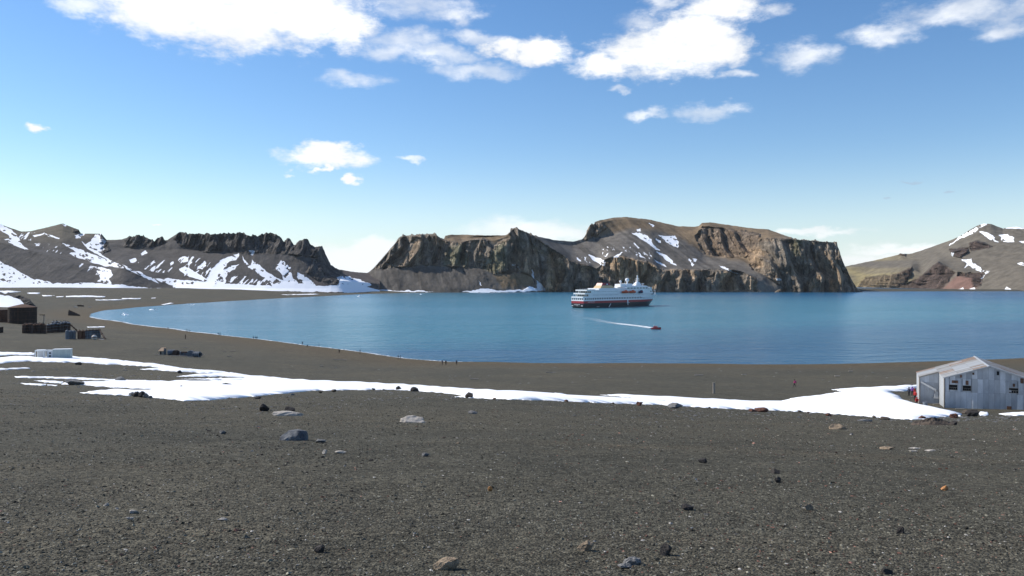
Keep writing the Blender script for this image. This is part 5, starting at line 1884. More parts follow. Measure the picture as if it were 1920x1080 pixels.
lying_drum(321, 665.5, 12, 5.2, 0.25, M_BOILER, 'blue grey boiler on its side, next to the tan roofed shed')
lying_drum(330, 666, 8, 5.0, 1.2, M_RUSTD, 'rusty boiler on its side, second from the shed')
o = link('winch', None)
p = at(346, 667); k = p.y / FPX
o.location = p
mb = MB(); mb.box((0, 0, 2.6 * k), (15 * k, 5 * k, 5.2 * k)); mb.build('housing', M_BOILER, o)
mb = MB(); mb.box((-3.5 * k, -2.6 * k, 3.6 * k), (4 * k, 0.4 * k, 1.6 * k)); mb.build('slot', M_DARK, o)
mb = MB(); mb.tube((-6 * k, 0, 5.6 * k), (6 * k, 0, 5.6 * k), 2.4 * k, 2.4 * k, 14); mb.build('drum', M_RUSTD, o)
for x in (-7, 7):
    mb = MB(); mb.tube((x * k - 0.15, 0, 5.0 * k), (x * k + 0.15, 0, 5.0 * k), 3.6 * k, 3.6 * k, 18); mb.build('wheel', M_BOILER, o)
tag(o, 'grey iron winch housing in the middle of the rusting machinery', 'winch')
lying_drum(358, 669, 5, 6.2, 1.57, M_BOILER, 'upright faced blue boiler right of the iron winch')
lying_drum(369, 669.5, 12, 5.4, -0.15, M_BOILER, 'rightmost blue grey boiler of the rusting machinery', M_DARK)
mb = MB()
p = at(377, 667); k = p.y / FPX
o = link('iron_ring', None); o.location = p
mb.tube((0, 0, 2.6 * k), (1.2 * k, 0, 2.6 * k), 3 * k, 3 * k, 16); mb.build('hub', M_DARK, o)
mb = MB(); mb.tube((1.2 * k, 0, 2.6 * k), (6 * k, 0, 2.2 * k), 0.7 * k, 0.5 * k, 8); mb.build('shaft', M_TIMBER, o)
tag(o, 'dark iron hub with a pale shaft at the right end of machinery', 'scrap')
for i, (x, y, L, rz, lb) in enumerate([(297, 666, 2.6, 0.1, 'pale boards lying before the tiny shed'), (328, 667.5, 3.2, -0.1, 'pale plank lying before the fallen rusty boiler'), (344, 668, 3.4, 0.05, 'pale plank lying before the iron winch'),
                                        (357, 670, 2.4, -0.15, 'short pale plank before the upright faced boiler'), (330, 662, 2.2, 1.1, 'plank propped between fallen boilers'), (347, 652, 1.6, 0.0, 'single pale board behind the rusting machinery'),
                                        (420, 660, 1.6, 0.1, 'pale board on the beach right of the machinery'), (437, 659, 2.4, 0.0, 'longer pale board right of the machinery'), (430, 669, 1.6, 0.2, 'pale board nearer the drift right of the machinery'),
                                        (637, 675, 5.0, 0.05, 'long faded boat timber lying on the middle beach'), (603, 687, 1.2, 0, 'small white board on the middle beach above the drift'), (889, 711, 2.2, 0.05, 'pale driftwood pole on the beach above the drift'),
                                        (1030, 699, 2.2, 0.0, 'pale driftwood pole right of the people at the waterline'), (1310, 704, 2.6, 0.0, 'pale driftwood pole left of the standing post'), (1395, 703, 1.4, 0, 'short driftwood board above the standing post'), (1595, 696.5, 1.2, 0, 'pale board on the right beach below the waterline'), (1570, 705.5, 1.6, 0, 'pale board left of the hangar on the right beach')]):
    plank(x, y, L, rz, M_TIMBER, lb, w=0.35, h=0.18)

# standing timber post
def post(px, py, hpx, wpx, label, mat=M_TIMBER, lean=0.0):
    p = at(px, py)
    k = p.y / FPX
    o = link('post', None)
    o.location = p
    o.rotation_euler.y = lean
    w = wpx * k
    mb = MB(); mb.box((0, 0, hpx * k / 2 - 0.15), (w, w * 0.9, hpx * k + 0.3)); mb.build('shaft', mat, o)
    mb = MB(); mb.box((0, 0, hpx * k * 0.985), (w * 1.12, w * 1.02, hpx * k * 0.05)); mb.build('cap', mat, o)
    return tag(o, label, 'post')


post(1338.5, 737.5, 20, 3.4, 'grey square timber post standing alone on the open beach')
post(347.5, 635.5, 8, 1.1, 'thin dark stake standing behind the rusting machinery', M_RUSTD, 0.02)
post(1723, 757, 5, 2.2, 'low grey stake between the drift and the hangar corner')

# ------------------------------------------------------------------ brash ice
M_ICE = paint('glacier_ice', (0.80, 0.86, 0.90), 0.35, 0.06, 1.0, 0.0, 0.5)


def ice(px, py, wpx, hpx, seed, label):
    X, Y = ground_pt(px, py)
    k = Y / FPX
    v = stone_verts(3, seed, 10)
    rg = np.random.default_rng(seed)
    v = v * np.array([wpx * k / 2, wpx * k / 3, hpx * k])
    v[:, 2] = v[:, 2] * (0.55 + 0.45 * np.sin(v[:, 0] / (wpx * k / 2) * 3 + seed)) - 0.1 * hpx * k
    me = np_mesh('ice_floe', v, ICO[3][1], smooth=False)
    tag(link('ice_floe', me, M_ICE, loc=(X, Y, 0)), label, 'ice floe')


ice(237, 590.5, 18, 4.5, 3, 'humped white ice floe nearest the bay corner')
ice(287, 581, 15, 3, 4, 'flat white ice floe, second from the bay corner')
ice(361, 571.5, 10, 2.5, 5, 'small ice floe close to the far left beach')
ice(674, 556.5, 11, 3, 8, 'ice floe below the snowy saddle between ridge and headland')
ice(790, 552.5, 7, 2, 9, 'tiny ice floe below the grey scree of the headland')

# surf line along the near beach
def surf():
    m, N, bs, out = material('surf_foam')
    tc = N.new('ShaderNodeTexCoord')
    n = N.noise(tc.outputs['Object'], 0.6, 5, 0.65)
    bs.inputs['Base Color'].default_value = (0.82, 0.85, 0.87, 1)
    bs.inputs['Roughness'].default_value = 0.7
    N.put(bs.inputs['Alpha'], N.ramp(n, 0.42, 0.58, 0.05, 0.85))
    # follow the zero contour of the beach
    pts = []
    xs = list(np.arange(168, 900, 4.0))
    for x in xs:
        u = (x - CX) / FPX
        Ys = np.geomspace(220, 840, 500)
        z = terrain(u * Ys, Ys)
        idx = np.where((z[:-1] > 0.02) & (z[1:] <= 0.02))[0]
        if len(idx):
            i = idx[0]
            y = Ys[i] + (Ys[i + 1] - Ys[i]) * (z[i] - 0.02) / (z[i] - z[i + 1])
            pts.append((u * y, y))
    mb = MB()
    vs, fs = [], []
    for i, (x, y) in enumerate(pts):
        w = 0.9 + 0.8 * math.sin(i * 0.7) * math.sin(i * 0.23) + (1.6 if i < 60 else 0.3)
        a, b = pts[max(i - 1, 0)], pts[min(i + 1, len(pts) - 1)]
        t = Vector((b[0] - a[0], b[1] - a[1])).normalized()
        nrm = Vector((-t.y, t.x))
        if nrm.y < 0:
            nrm = -nrm
        vs += [(x - nrm.x * 0.5, y - nrm.y * 0.5, 0.07), (x + nrm.x * w, y + nrm.y * w, 0.035)]
        if i:
            fs.append((2 * i - 2, 2 * i, 2 * i + 1, 2 * i - 1))
    mb.add(vs, fs)
    tag(mb.build('surf_foam', m), 'thin white line of surf along the beach', 'foam', kind='stuff')


surf()

# ------------------------------------------------------------------ people
def body_mesh(name, joints, bones, radii, scale=1.0):
    """one continuous skinned figure"""
    me = bpy.data.meshes.new(name)
    names = list(joints)
    me.from_pydata([joints[n] for n in names], [(names.index(a), names.index(b)) for a, b in bones], [])
    o = bpy.data.objects.new(name, me)
    COL.objects.link(o)
    o.modifiers.new('skin', 'SKIN')
    for i, n in enumerate(names):
        r = radii[n]
        me.skin_vertices[0].data[i].radius = (r, r) if not isinstance(r, tuple) else r
        me.skin_vertices[0].data[i].use_root = (n == 'pelvis')
    sb = o.modifiers.new('smooth', 'SUBSURF')
    sb.levels = sb.render_levels = 1
    dg = bpy.context.evaluated_depsgraph_get()
    res = bpy.data.meshes.new_from_object(o.evaluated_get(dg))
    bpy.data.objects.remove(o)
    res.name = name
    for p in res.polygons:
        p.use_smooth = True
    return res


BONES = [('pelvis', 'chest'), ('chest', 'neck'), ('neck', 'head'), ('head', 'crown'), ('chest', 'sh_l'), ('sh_l', 'el_l'), ('el_l', 'ha_l'), ('chest', 'sh_r'), ('sh_r', 'el_r'), ('el_r', 'ha_r'),
         ('pelvis', 'hip_l'), ('hip_l', 'kn_l'), ('kn_l', 'an_l'), ('an_l', 'toe_l'), ('pelvis', 'hip_r'), ('hip_r', 'kn_r'), ('kn_r', 'an_r'), ('an_r', 'toe_r')]
RAD = dict(pelvis=(0.17, 0.13), chest=(0.20, 0.15), neck=0.065, head=0.10, crown=0.085, sh_l=0.085, el_l=0.062, ha_l=0.045, sh_r=0.085, el_r=0.062, ha_r=0.045,
           hip_l=0.105, kn_l=0.075, an_l=0.055, toe_l=0.05, hip_r=0.105, kn_r=0.075, an_r=0.055, toe_r=0.05)
POSES = {
    'stand': dict(pelvis=(0, 0, 0.95), chest=(0, 0, 1.30), neck=(0, 0, 1.50), head=(0, 0.02, 1.62), crown=(0, 0.01, 1.72), sh_l=(-0.21, 0, 1.42), el_l=(-0.28, 0, 1.14), ha_l=(-0.27, 0.08, 0.88),
                  sh_r=(0.21, 0, 1.42), el_r=(0.28, 0, 1.14), ha_r=(0.27, 0.08, 0.88), hip_l=(-0.11, 0, 0.88), kn_l=(-0.12, 0.02, 0.48), an_l=(-0.12, 0, 0.08), toe_l=(-0.14, 0.18, 0.045),
                  hip_r=(0.11, 0, 0.88), kn_r=(0.12, 0.02, 0.48), an_r=(0.12, 0, 0.08), toe_r=(0.14, 0.18, 0.045)),
    'walk': dict(pelvis=(0, 0, 0.94), chest=(0, 0.04, 1.29), neck=(0, 0.06, 1.49), head=(0, 0.1, 1.60), crown=(0, 0.1, 1.70), sh_l=(-0.21, 0.04, 1.41), el_l=(-0.27, -0.12, 1.15), ha_l=(-0.25, -0.12, 0.90),
                 sh_r=(0.21, 0.04, 1.41), el_r=(0.27, 0.14, 1.15), ha_r=(0.24, 0.30, 0.96), hip_l=(-0.11, 0, 0.87), kn_l=(-0.11, 0.20, 0.50), an_l=(-0.11, 0.26, 0.10), toe_l=(-0.12, 0.44, 0.07),
                 hip_r=(0.11, 0, 0.87), kn_r=(0.11, -0.04, 0.48), an_r=(0.11, -0.30, 0.14), toe_r=(0.12, -0.16, 0.045)),
    'sit': dict(pelvis=(0, 0, 0.30), chest=(0, 0.06, 0.64), neck=(0, 0.12, 0.84), head=(0, 0.17, 0.95), crown=(0, 0.17, 1.05), sh_l=(-0.21, 0.08, 0.76), el_l=(-0.27, 0.24, 0.55), ha_l=(-0.14, 0.42, 0.50),
                sh_r=(0.21, 0.08, 0.76), el_r=(0.27, 0.24, 0.55), ha_r=(0.14, 0.42, 0.50), hip_l=(-0.11, 0.05, 0.26), kn_l=(-0.15, 0.45, 0.46), an_l=(-0.15, 0.62, 0.08), toe_l=(-0.16, 0.80, 0.045),
                hip_r=(0.11, 0.05, 0.26), kn_r=(0.15, 0.45, 0.46), an_r=(0.15, 0.62, 0.08), toe_r=(0.16, 0.80, 0.045)),
}
M_SKIN = paint('skin', (0.45, 0.28, 0.20), 0.6, 0.05)
M_TROUSER = paint('dark_trousers', (0.018, 0.018, 0.022), 0.9, 0.2)
M_BOOT = paint('boots', (0.02, 0.018, 0.016), 0.7, 0.1)
JK = {n: paint('jacket_' + n, c, 0.8, 0.15, 3.0) for n, c in dict(dark=(0.025, 0.027, 0.035), red=(0.42, 0.03, 0.03), blue=(0.04, 0.06, 0.20), magenta=(0.40, 0.04, 0.16), purple=(0.16, 0.06, 0.26), black=(0.015, 0.015, 0.017), navy=(0.03, 0.035, 0.07)).items()}
BODY = {}
for ps, J in POSES.items():
    me = body_mesh('person_' + ps, J, BONES, RAD)
    for m in (JK['dark'], M_TROUSER, M_SKIN, M_BOOT):
        me.materials.append(m)
    hip = J['pelvis'][2]
    for p in me.polygons:
        c = p.center
        if c.z > J['neck'][2] + 0.01:
            p.material_index = 2
        elif c.z < 0.12:
            p.material_index = 3
        elif c.z < hip - 0.02 and abs(c.x) < 0.235 or (ps == 'sit' and c.y > 0.30 and c.z < 0.5 and abs(c.x) < 0.2):
            p.material_index = 1
        else:
            p.material_index = 0
    # hood / hat as its own mesh
    h = MB(); h.ball((0, J['head'][1] - 0.01, J['head'][2] + 0.055), 0.125, 12, 0.95)
    hm = bpy.data.meshes.new('hat'); hm.from_pydata(h.v, [], h.f)
    for p in hm.polygons:
        p.use_smooth = True
    hm.materials.append(JK['dark'])
    BODY[ps] = (me, hm)


def person(px, py, pose, jacket, rz, label, hat='black', group=None, lift=0.0, size=1.0, pack=False):
    p = at(px, py)
    me, hm = BODY[pose]
    o = bpy.data.objects.new('person', me)
    COL.objects.link(o)
    o.location = (p.x, p.y, p.z + lift)
    o.rotation_euler.z = rz
    o.scale = (size,) * 3
    o.material_slots[0].link = 'OBJECT'
    o.material_slots[0].material = JK[jacket]
    b = bpy.data.objects.new('hat', hm)
    COL.objects.link(b)
    b.parent = o
    b.material_slots[0].link = 'OBJECT'
    b.material_slots[0].material = JK[hat]
    if pack:
        mb = MB(); mb.box((0, -0.24, 1.26), (0.32, 0.2, 0.5)); mb.box((0, -0.36, 1.15), (0.26, 0.06, 0.24))
        mb.build('backpack', JK['magenta'], o)
    return tag(o, label, 'person', group)


person(1490, 726, 'walk', 'magenta', 1.2, 'person in a magenta jacket walking alone on the right beach', pack=True)
person(1704.5, 742.5, 'stand', 'navy', 2.0, 'person in dark blue standing leftmost of the group by the hangar')
person(1710.5, 741.5, 'stand', 'purple', -1.0, 'person in a purple jacket standing in the group by the hangar', hat='purple')
person(1715.0, 743.5, 'stand', 'red', 0.6, 'person in a red jacket standing closest to the lean-to wall', hat='red')
person(1716, 750.5, 'stand', 'red', 2.4, 'person in red jacket and black trousers in front of the hangar group', hat='red')
person(1719, 756, 'sit', 'red', 2.8, 'person in a red jacket sitting by the hangar corner', hat='red')
WL = 'person in dark clothes at the waterline, '
for x, y, ps, jk, lb in [(229.5, 606.6, 'stand', 'dark', 'lone one nearest the bay corner'), (315, 618.3, 'stand', 'dark', 'lone one second from the bay corner'),
                         (349, 622.3, 'stand', 'dark', 'left of the first group of three'), (352.5, 622.8, 'walk', 'navy', 'middle of the first group of three'), (356, 623.3, 'stand', 'dark', 'right of the first group of three'),
                         (409, 628.8, 'stand', 'dark', 'left of the close pair'), (412.5, 629.2, 'stand', 'black', 'right of the close pair'),
                         (475, 636.3, 'stand', 'dark', 'left of the second group of three'), (479, 636.3, 'walk', 'navy', 'middle of the second group of three'), (481.8, 636.6, 'stand', 'black', 'right of the second group of three'),
                         (567, 646.8, 'stand', 'dark', 'lone one right of the second group of three'), (577, 650.2, 'sit', 'black', 'crouching low beside the water'), (598, 651.8, 'stand', 'navy', 'lone one right of the crouching person'),
                         (636, 662.3, 'stand', 'black', 'standing a little up the beach alone'), (675, 663.3, 'walk', 'navy', 'walking alone between the lone stander and the pair'),
                         (746.5, 674.0, 'stand', 'black', 'left of the pair in the middle'), (750.5, 674.0, 'stand', 'dark', 'right of the pair in the middle'),
                         (829.5, 684.0, 'walk', 'navy', 'leftmost of the three at the right end'), (836, 684.5, 'stand', 'black', 'middle of the three at the right end'), (856, 684.3, 'stand', 'navy', 'rightmost of the three at the right end')]:
    person(x, y, ps, jk, random.uniform(0, 6.28), WL + lb, size=0.98)

# ------------------------------------------------------------------ cruise ship
M_HULLK = paint('black_hull_paint', (0.018, 0.020, 0.026), 0.35, 0.15, 0.15, 0, 0.5)
M_HULLR = paint('red_hull_paint', (0.36, 0.022, 0.030), 0.4, 0.1, 0.15, 0, 0.5)
M_SHIPW = paint('white_ship_paint', (0.82, 0.83, 0.84), 0.4, 0.05, 0.12, 0, 0.5)
M_GLASSK = paint('dark_window_glass', (0.02, 0.03, 0.045), 0.12, 0.1, 0.3, 0, 0.6)
M_BOATO = paint('orange_lifeboat', (0.62, 0.10, 0.03), 0.45, 0.08, 0.3)
M_CREAM = paint('cream_paint', (0.66, 0.48, 0.27), 0.45, 0.05, 0.2)
M_BLACKP = paint('black_funnel_paint', (0.012, 0.012, 0.013), 0.5, 0.1)
M_NAVYP = paint('navy_boat_paint', (0.02, 0.025, 0.07), 0.45, 0.1)
M_DECK = paint('deck_green', (0.16, 0.20, 0.17), 0.8, 0.15)
M_LETTER = paint('white_lettering', (0.8, 0.8, 0.8), 0.5, 0.02)

ship = link('cruise_ship', None)
SL, SB = 128.0, 19.5
_sa = R(43)
_hv = Vector((math.cos(_sa), math.sin(_sa), 0))
_rv = Vector((math.sin(_sa), -math.cos(_sa), 0))      # starboard
_corner = Vector((79.5, 888.0, 0))                    # stern corner on the starboard side
SXL = 1.12
ship.location = _corner + _hv * (SL * SXL / 2) - _rv * (SB / 2)
ship.scale = (SXL, 1.0, 0.94)
ship.rotation_euler.z = _sa
tag(ship, 'black, red and white cruise ship anchored in the bay', 'ship')


def bow_x(z):
    return 51.5 + min(z, 14.0) * 0.92


def stern_x(z):
    return -64.0 + (1.6 if z < 1 else 0.0)


def half_b(x, z):
    xb = bow_x(z)
    x0 = 14.0 + 0.9 * z
    b = SB / 2 * (0.93 + 0.07 * min(1, max(z, 0) / 5))
    if x > x0:
        t = min(1.0, (x - x0) / (xb - x0))
        b *= max(0.0, 1 - t ** 2.1)
    if x < -58:
        b *= 1 - 0.06 * ((-58 - x) / 6) ** 2
    return max(b, 0.02)


def hull_band(name, z0, z1, mat, nz=4, nx=40, close_top=False):
    vs, fs = [], []
    for i in range(nz + 1):
        z = z0 + (z1 - z0) * i / nz
        ring = []
        for j in range(nx + 1):
            t = j / nx
            x = stern_x(z) + (bow_x(z) - stern_x(z)) * (1 - (1 - t) ** 1.4)
            ring.append((x, -half_b(x, z), z))
        vs += ring + [(x, -y, zz) for x, y, zz in ring[::-1]]
    m = 2 * (nx + 1)
    for i in range(nz):
        for j in range(m):
            k = (j + 1) % m
            fs.append((i * m + j, i * m + k, (i + 1) * m + k, (i + 1) * m + j))
    if close_top:
        fs.append(tuple(range(nz * m, (nz + 1) * m)))
    mb = MB(); mb.add(vs, fs)
    return mb.build(name, mat, ship, smooth=False)


hull_band('hull', -2.0, 5.6, M_HULLK, 6)
hull_band('red_band', 5.6, 8.3, M_HULLR, 3)
hull_band('upper_hull', 8.3, 13.4, M_SHIPW, 3, close_top=True)


def house(name, x0, x1, z0, z1, w, mat=M_SHIPW, slant=0.0, taper=0.0, parent=ship):
    """deckhouse following the hull plan; slant rakes its front"""
    vs = []
    for z, sl, wi in ((z0, 0, w), (z1, slant, w - taper)):
        pts = []
        xs = np.linspace(x0, x1 - sl, 12)
        for x in xs:
            b = min(wi, half_b(x, 14.0) - 0.15)
            pts.append((x, -max(b, 2.2), z))
        vs += pts + [(a, -b, c) for a, b, c in pts[::-1]]
    n = len(vs) // 2
    fs = [(k, (k + 1) % n, n + (k + 1) % n, n + k) for k in range(n)] + [tuple(range(n))[::-1], tuple(range(n, 2 * n))]
    mb = MB(); mb.add(vs, fs)
    return mb.build(name, mat, parent)


d5 = house('deck_house', -57, 54, 13.42, 17.4, 9.6, slant=1.5)
d6 = house('deck_house', -53, 51.5, 17.42, 21.3, 9.6, slant=2.0)
d7 = house('bridge_deck', 2, 47, 21.32, 24.4, 9.3, slant=3.0)
d7a = house('sun_deck_house', -40, 1.9, 21.32, 23.2, 8.6)
house('top_house', 6, 42, 24.42, 26.0, 7.0, slant=3.0)
# open aft terraces: bright bulwark slabs over dark recesses
for z, xa, xi in ((12.3, -64.3, -56), (16.4, -61.5, -52), (20.3, -58.5, -47)):
    mb = MB(); mb.prism([(xi, -9.72), (xi, 9.72), (xa + 1.2, 9.72), (xa, 8.6), (xa, -8.6), (xa + 1.2, -9.72)], z - 0.2, z + 1.35); mb.build('terrace', M_SHIPW, ship)
    mb = MB(); mb.prism([(xi + 0.2, -9.3), (xi + 0.2, 9.3), (xa + 2.0, 9.0), (xa + 0.8, 8.0), (xa + 0.8, -8.0), (xa + 2.0, -9.0)], z + 1.36, z + 1.42); mb.build('terrace_floor', M_DECK, ship)
for z, xw in ((14.0, -57.0), (17.9, -53.0)):
    for y in np.linspace(-8, 8, 7):
        mb = MB(); mb.box((xw - 0.06, y, z + 1.0), (0.1, 1.5, 1.5)); mb.build('window', M_GLASSK, ship)
    for y in (-9.2, -3.1, 3.1, 9.2):
        mb = MB(); mb.tube((xw - 4.2, y, z), (xw - 4.2, y, z + 2.4), 0.16, n=6); mb.build('pillar', M_SHIPW, ship)
for y in np.linspace(-7.6, 7.6, 6):
    mb = MB(); mb.box((-64.05, y, 10.7), (0.12, 1.9, 1.5)); mb.build('window', M_GLASSK, ship)
# rows of windows, both sides
def side_windows(x0, x1, z, n, w, h, off=0.06, name='window', fixed=None):
    for sgn in (-1, 1):
        mb = MB()
        for x in np.linspace(x0, x1, n):
            b = (half_b(x, z) if fixed is None else min(fixed, half_b(x, 14.0) - 0.15)) + off
            b2 = (half_b(x + w, z) if fixed is None else min(fixed, half_b(x + w, 14.0) - 0.15)) + off
            v = [(x, sgn * b, z), (x + w, sgn * b2, z), (x + w, sgn * b2, z + h), (x, sgn * b, z + h), (x, sgn * (b - 0.15), z), (x + w, sgn * (b2 - 0.15), z), (x + w, sgn * (b2 - 0.15), z + h), (x, sgn * (b - 0.15), z + h)]
            mb.add(v, [(0, 1, 2, 3), (4, 7, 6, 5), (0, 4, 5, 1), (1, 5, 6, 2), (2, 6, 7, 3), (3, 7, 4, 0)])
        o = mb.build(name, M_GLASSK, ship)
        o['kind'] = 'stuff'


side_windows(-62, -56, 9.9, 3, 1.7, 1.9, name='window_row')
side_windows(-53, 46, 9.9, 38, 1.45, 2.0, name='window_row')
side_windows(-50, -12, 15.0, 20, 0.55, 0.55, name='porthole_row', fixed=9.6)
side_windows(-48, -12, 19.0, 20, 0.55, 0.55, name='porthole_row', fixed=9.6)
side_windows(14, 46, 15.0, 14, 0.6, 0.6, name='porthole_row', fixed=9.6)
side_windows(4, 40, 22.4, 8, 3.9, 1.1, name='bridge_windows', fixed=9.3)
for sgn in (-1, 1):
    for z, x0, x1 in ((15.0, 50, 53.4), (18.6, 47, 50)):
        mb = MB(); mb.box(((x0 + x1) / 2 - 2, sgn * 7.2, z), (x1 - x0, 0.3, 1.0)); mb.build('window', M_GLASSK, ship)
mb = MB()
for y in np.linspace(-6, 6, 7):
    mb.box((45.9, y, 22.9), (0.7, 1.5, 1.1))
o = mb.build('bridge_front_windows', M_GLASSK, ship); o['kind'] = 'stuff'
# bridge wings, funnel, mast, domes
for sgn in (-1, 1):
    mb = MB(); mb.box((42, sgn * 9.6, 22.6), (4, 2.2, 2.2)); mb.build('bridge_wing', M_SHIPW, ship)


def frustum(x0, x1, y, z0, z1, dx0, dx1, yt, mat, name, parent=ship):
    v = [(x0, -y, z0), (x1, -y, z0), (x1, y, z0), (x0, y, z0), (x0 + dx0, -yt, z1), (x1 + dx1, -yt, z1), (x1 + dx1, yt, z1), (x0 + dx0, yt, z1)]
    mb = MB(); mb.add(v, [(0, 3, 2, 1), (4, 5, 6, 7), (0, 1, 5, 4), (1, 2, 6, 5), (2, 3, 7, 6), (3, 0, 4, 7)])
    return mb.build(name, mat, parent)


fun = frustum(-35, -11, 5.6, 23.22, 26.4, 3.0, -5.5, 4.6, M_CREAM, 'funnel')
frustum(-31.9, -17.6, 4.5, 26.42, 29.6, 1.8, -2.0, 4.0, M_HULLR, 'funnel_band', fun)
frustum(-30.2, -20.0, 3.8, 29.62, 33.0, -0.4, -2.4, 3.0, M_BLACKP, 'funnel_cap', fun)
for y in (-1.6, 0, 1.6):
    mb = MB(); mb.tube((-27, y, 31.0), (-29.2, y, 36.5), 1.35, 1.15, 10); mb.build('exhaust_pipe', M_BLACKP, fun)
for sgn in (-1, 1):
    mb = MB(); mb.box((-23.4, sgn * 4.42, 27.9), (4.6, 0.12, 2.2)); mb.build('emblem_panel', M_NAVYP, fun)
    mb = MB(); mb.tube((-23.4, sgn * 4.48, 27.9), (-23.4, sgn * 4.56, 27.9), 0.85, 0.85, 16); mb.build('emblem', M_LETTER, fun)
for x, z, r in ((2, 31.2, 1.5), (13, 33.2, 2.4)):
    mb = MB(); mb.ball((x, -1.0, z), r, 18); od = mb.build('radar_dome', M_SHIPW, ship, smooth=True)
    mb = MB(); mb.tube((x, -1.0, 25.5), (x, -1.0, z - r * 0.9), r * 0.42, r * 0.34, 10); mb.build('pedestal', M_SHIPW, od)
frustum(-2, 8, 4.6, 24.42, 28.2, 0.4, -0.4, 4.2, M_SHIPW, 'dome_house')
frustum(8.2, 19, 4.2, 24.42, 28.6, 0.4, -0.8, 3.8, M_SHIPW, 'dome_house')
mst = frustum(25, 36, 3.0, 26.02, 31.0, 5.0, -2.8, 1.1, M_SHIPW, 'mast')
mb = MB(); mb.tube((31.4, 0, 31), (31.4, 0, 37.5), 0.8, 0.5, 10); mb.build('mast_pole', M_SHIPW, mst)
for z, h in ((33.0, 3.6), (35.0, 2.6)):
    mb = MB(); mb.box((31.4, 0, z), (0.5, h * 2, 0.4)); mb.box((31.4, 0, z + 0.4), (3.4, 0.5, 0.35)); mb.build('mast_arm', M_SHIPW, mst)
mb = MB(); mb.ball((31.4, 0, 38.1), 0.9, 12); mb.build('mast_light', M_SHIPW, mst, smooth=True)
for x, z1 in ((6.5, 32), (21, 31.5), (26, 33)):
    mb = MB(); mb.tube((x, -3.2, 25), (x, -3.2, z1), 0.22, 0.16, 6); mb.build('aerial', M_SHIPW, ship)
mb = MB(); mb.tube((41, 0, 26), (41, 0, 28.2), 0.3, 0.3, 8); mb.box((41, 0, 28.4), (4.4, 0.5, 0.5)); mb.build('radar_scanner', M_SHIPW, ship)
# sun deck clutter
_sr = random.Random(4)
for i in range(10):
    x = -50 + i * 1.5 + (0 if i < 5 else 6)
    mb = MB(); mb.box((x, _sr.uniform(-6.5, 2), 21.9), (1.1, 2.0 + _sr.random(), 0.9)); mb.build('deck_locker', M_SHIPW, ship)
for sgn in (-1, 1):
    mb = MB()
    for z in (21.9, 22.4):
        mb.tube((-52, sgn * 9.4, z), (1, sgn * 9.4, z), 0.07, n=5)
    for x in np.linspace(-52, 1, 20):
        mb.tube((x, sgn * 9.4, 21.3), (x, sgn * 9.4, 22.45), 0.06, n=5)
    mb.build('railing', M_SHIPW, ship)


def life_boat(x, sgn, mat, L=11.6, z=18.3, name='lifeboat'):
    vs, fs = [], []
    ns, nr = 11, 10
    for i in range(ns):
        t = -1 + 2 * i / (ns - 1)
        w = 1.75 * (1 - abs(t) ** 3.2) + 0.05
        for j in range(nr):
            a = 2 * math.pi * j / nr
            zz = 1.55 * math.sin(a) * (1 - 0.45 * abs(t) ** 4)
            if zz > 0:
                zz *= 0.9
            vs.append((x + L / 2 * t, sgn * 11.3 + w * math.cos(a), z + zz))
    for i in range(ns - 1):
        for j in range(nr):
            k = (j + 1) % nr
            fs.append((i * nr + j, i * nr + k, (i + 1) * nr + k, (i + 1) * nr + j))
    fs += [tuple(range(nr))[::-1], tuple(range((ns - 1) * nr, ns * nr))]
    mb = MB(); mb.add(vs, fs)
    lb = mb.build(name, mat, ship, smooth=True)
    mb = MB(); mb.box((x + 1.0, sgn * 11.3, z + 1.7), (2.4, 1.6, 0.9)); mb.build('cockpit', mat, lb)
    mb = MB()
    for dx in (-L * 0.33, L * 0.33):
        mb.tube((x + dx, sgn * 9.5, z + 0.3), (x + dx, sgn * 9.9, z + 3.2), 0.22, n=6)
        mb.tube((x + dx, sgn * 9.9, z + 3.2), (x + dx, sgn * 11.3, z + 2.6), 0.2, n=6)
        mb.tube((x + dx, sgn * 11.3, z + 2.6), (x + dx, sgn * 11.3, z + 1.2), 0.06, n=5)
    mb.build('davit', M_SHIPW, lb)


for sgn in (-1, 1):
    life_boat(-1.5, sgn, M_BOATO)
    life_boat(10.5, sgn, M_BOATO)
    life_boat(24.5, sgn, M_NAVYP, 7.0, 17.9, 'rescue_boat')
    mb = MB(); mb.box((24.5, sgn * 11.35, 18.5), (2.4, 3.2, 0.9)); mb.build('boat_canopy', M_HULLR, ship)
# boarding ladder, gangway, fore deck gear
mb = MB()
mb.box((4.0, -9.95, 6.6), (1.6, 0.5, 5.0)); mb.box((4.0, -10.2, 3.4), (0.8, 0.3, 3.0)); mb.box((5.2, -10.5, 5.0), (2.4, 1.2, 0.3))
mb.build('boarding_ladder', M_SHIPW, ship)
mb = MB(); mb.tube((-26, -9.7, 0.4), (-23.0, -9.8, 4.4), 0.35, n=6); mb.build('pilot_ladder', M_SHIPW, ship)
for x in (-44, -41.5):
    mb = MB(); mb.box((x, -9.6, 1.4), (0.5, 0.3, 0.9)); mb.build('hull_mark', M_LETTER, ship)
mb = MB()
pts = [(x, half_b(x, 13.9)) for x in np.linspace(50, 63.5, 9)]
for sgn in (-1, 1):
    for (xa, ya), (xb_, yb_) in zip(pts[:-1], pts[1:]):
        mb.add([(xa, sgn * ya, 13.3), (xb_, sgn * yb_, 13.3), (xb_ + 0.4, sgn * yb_, 14.7), (xa + 0.4, sgn * ya, 14.7), (xa, sgn * (ya - 0.15), 13.3), (xb_, sgn * (yb_ - 0.15), 13.3), (xb_ + 0.4, sgn * (yb_ - 0.15), 14.7), (xa + 0.4, sgn * (ya - 0.15), 14.7)],
               [(0, 1, 2, 3), (4, 7, 6, 5), (3, 2, 6, 7), (0, 3, 7, 4), (1, 5, 6, 2)])
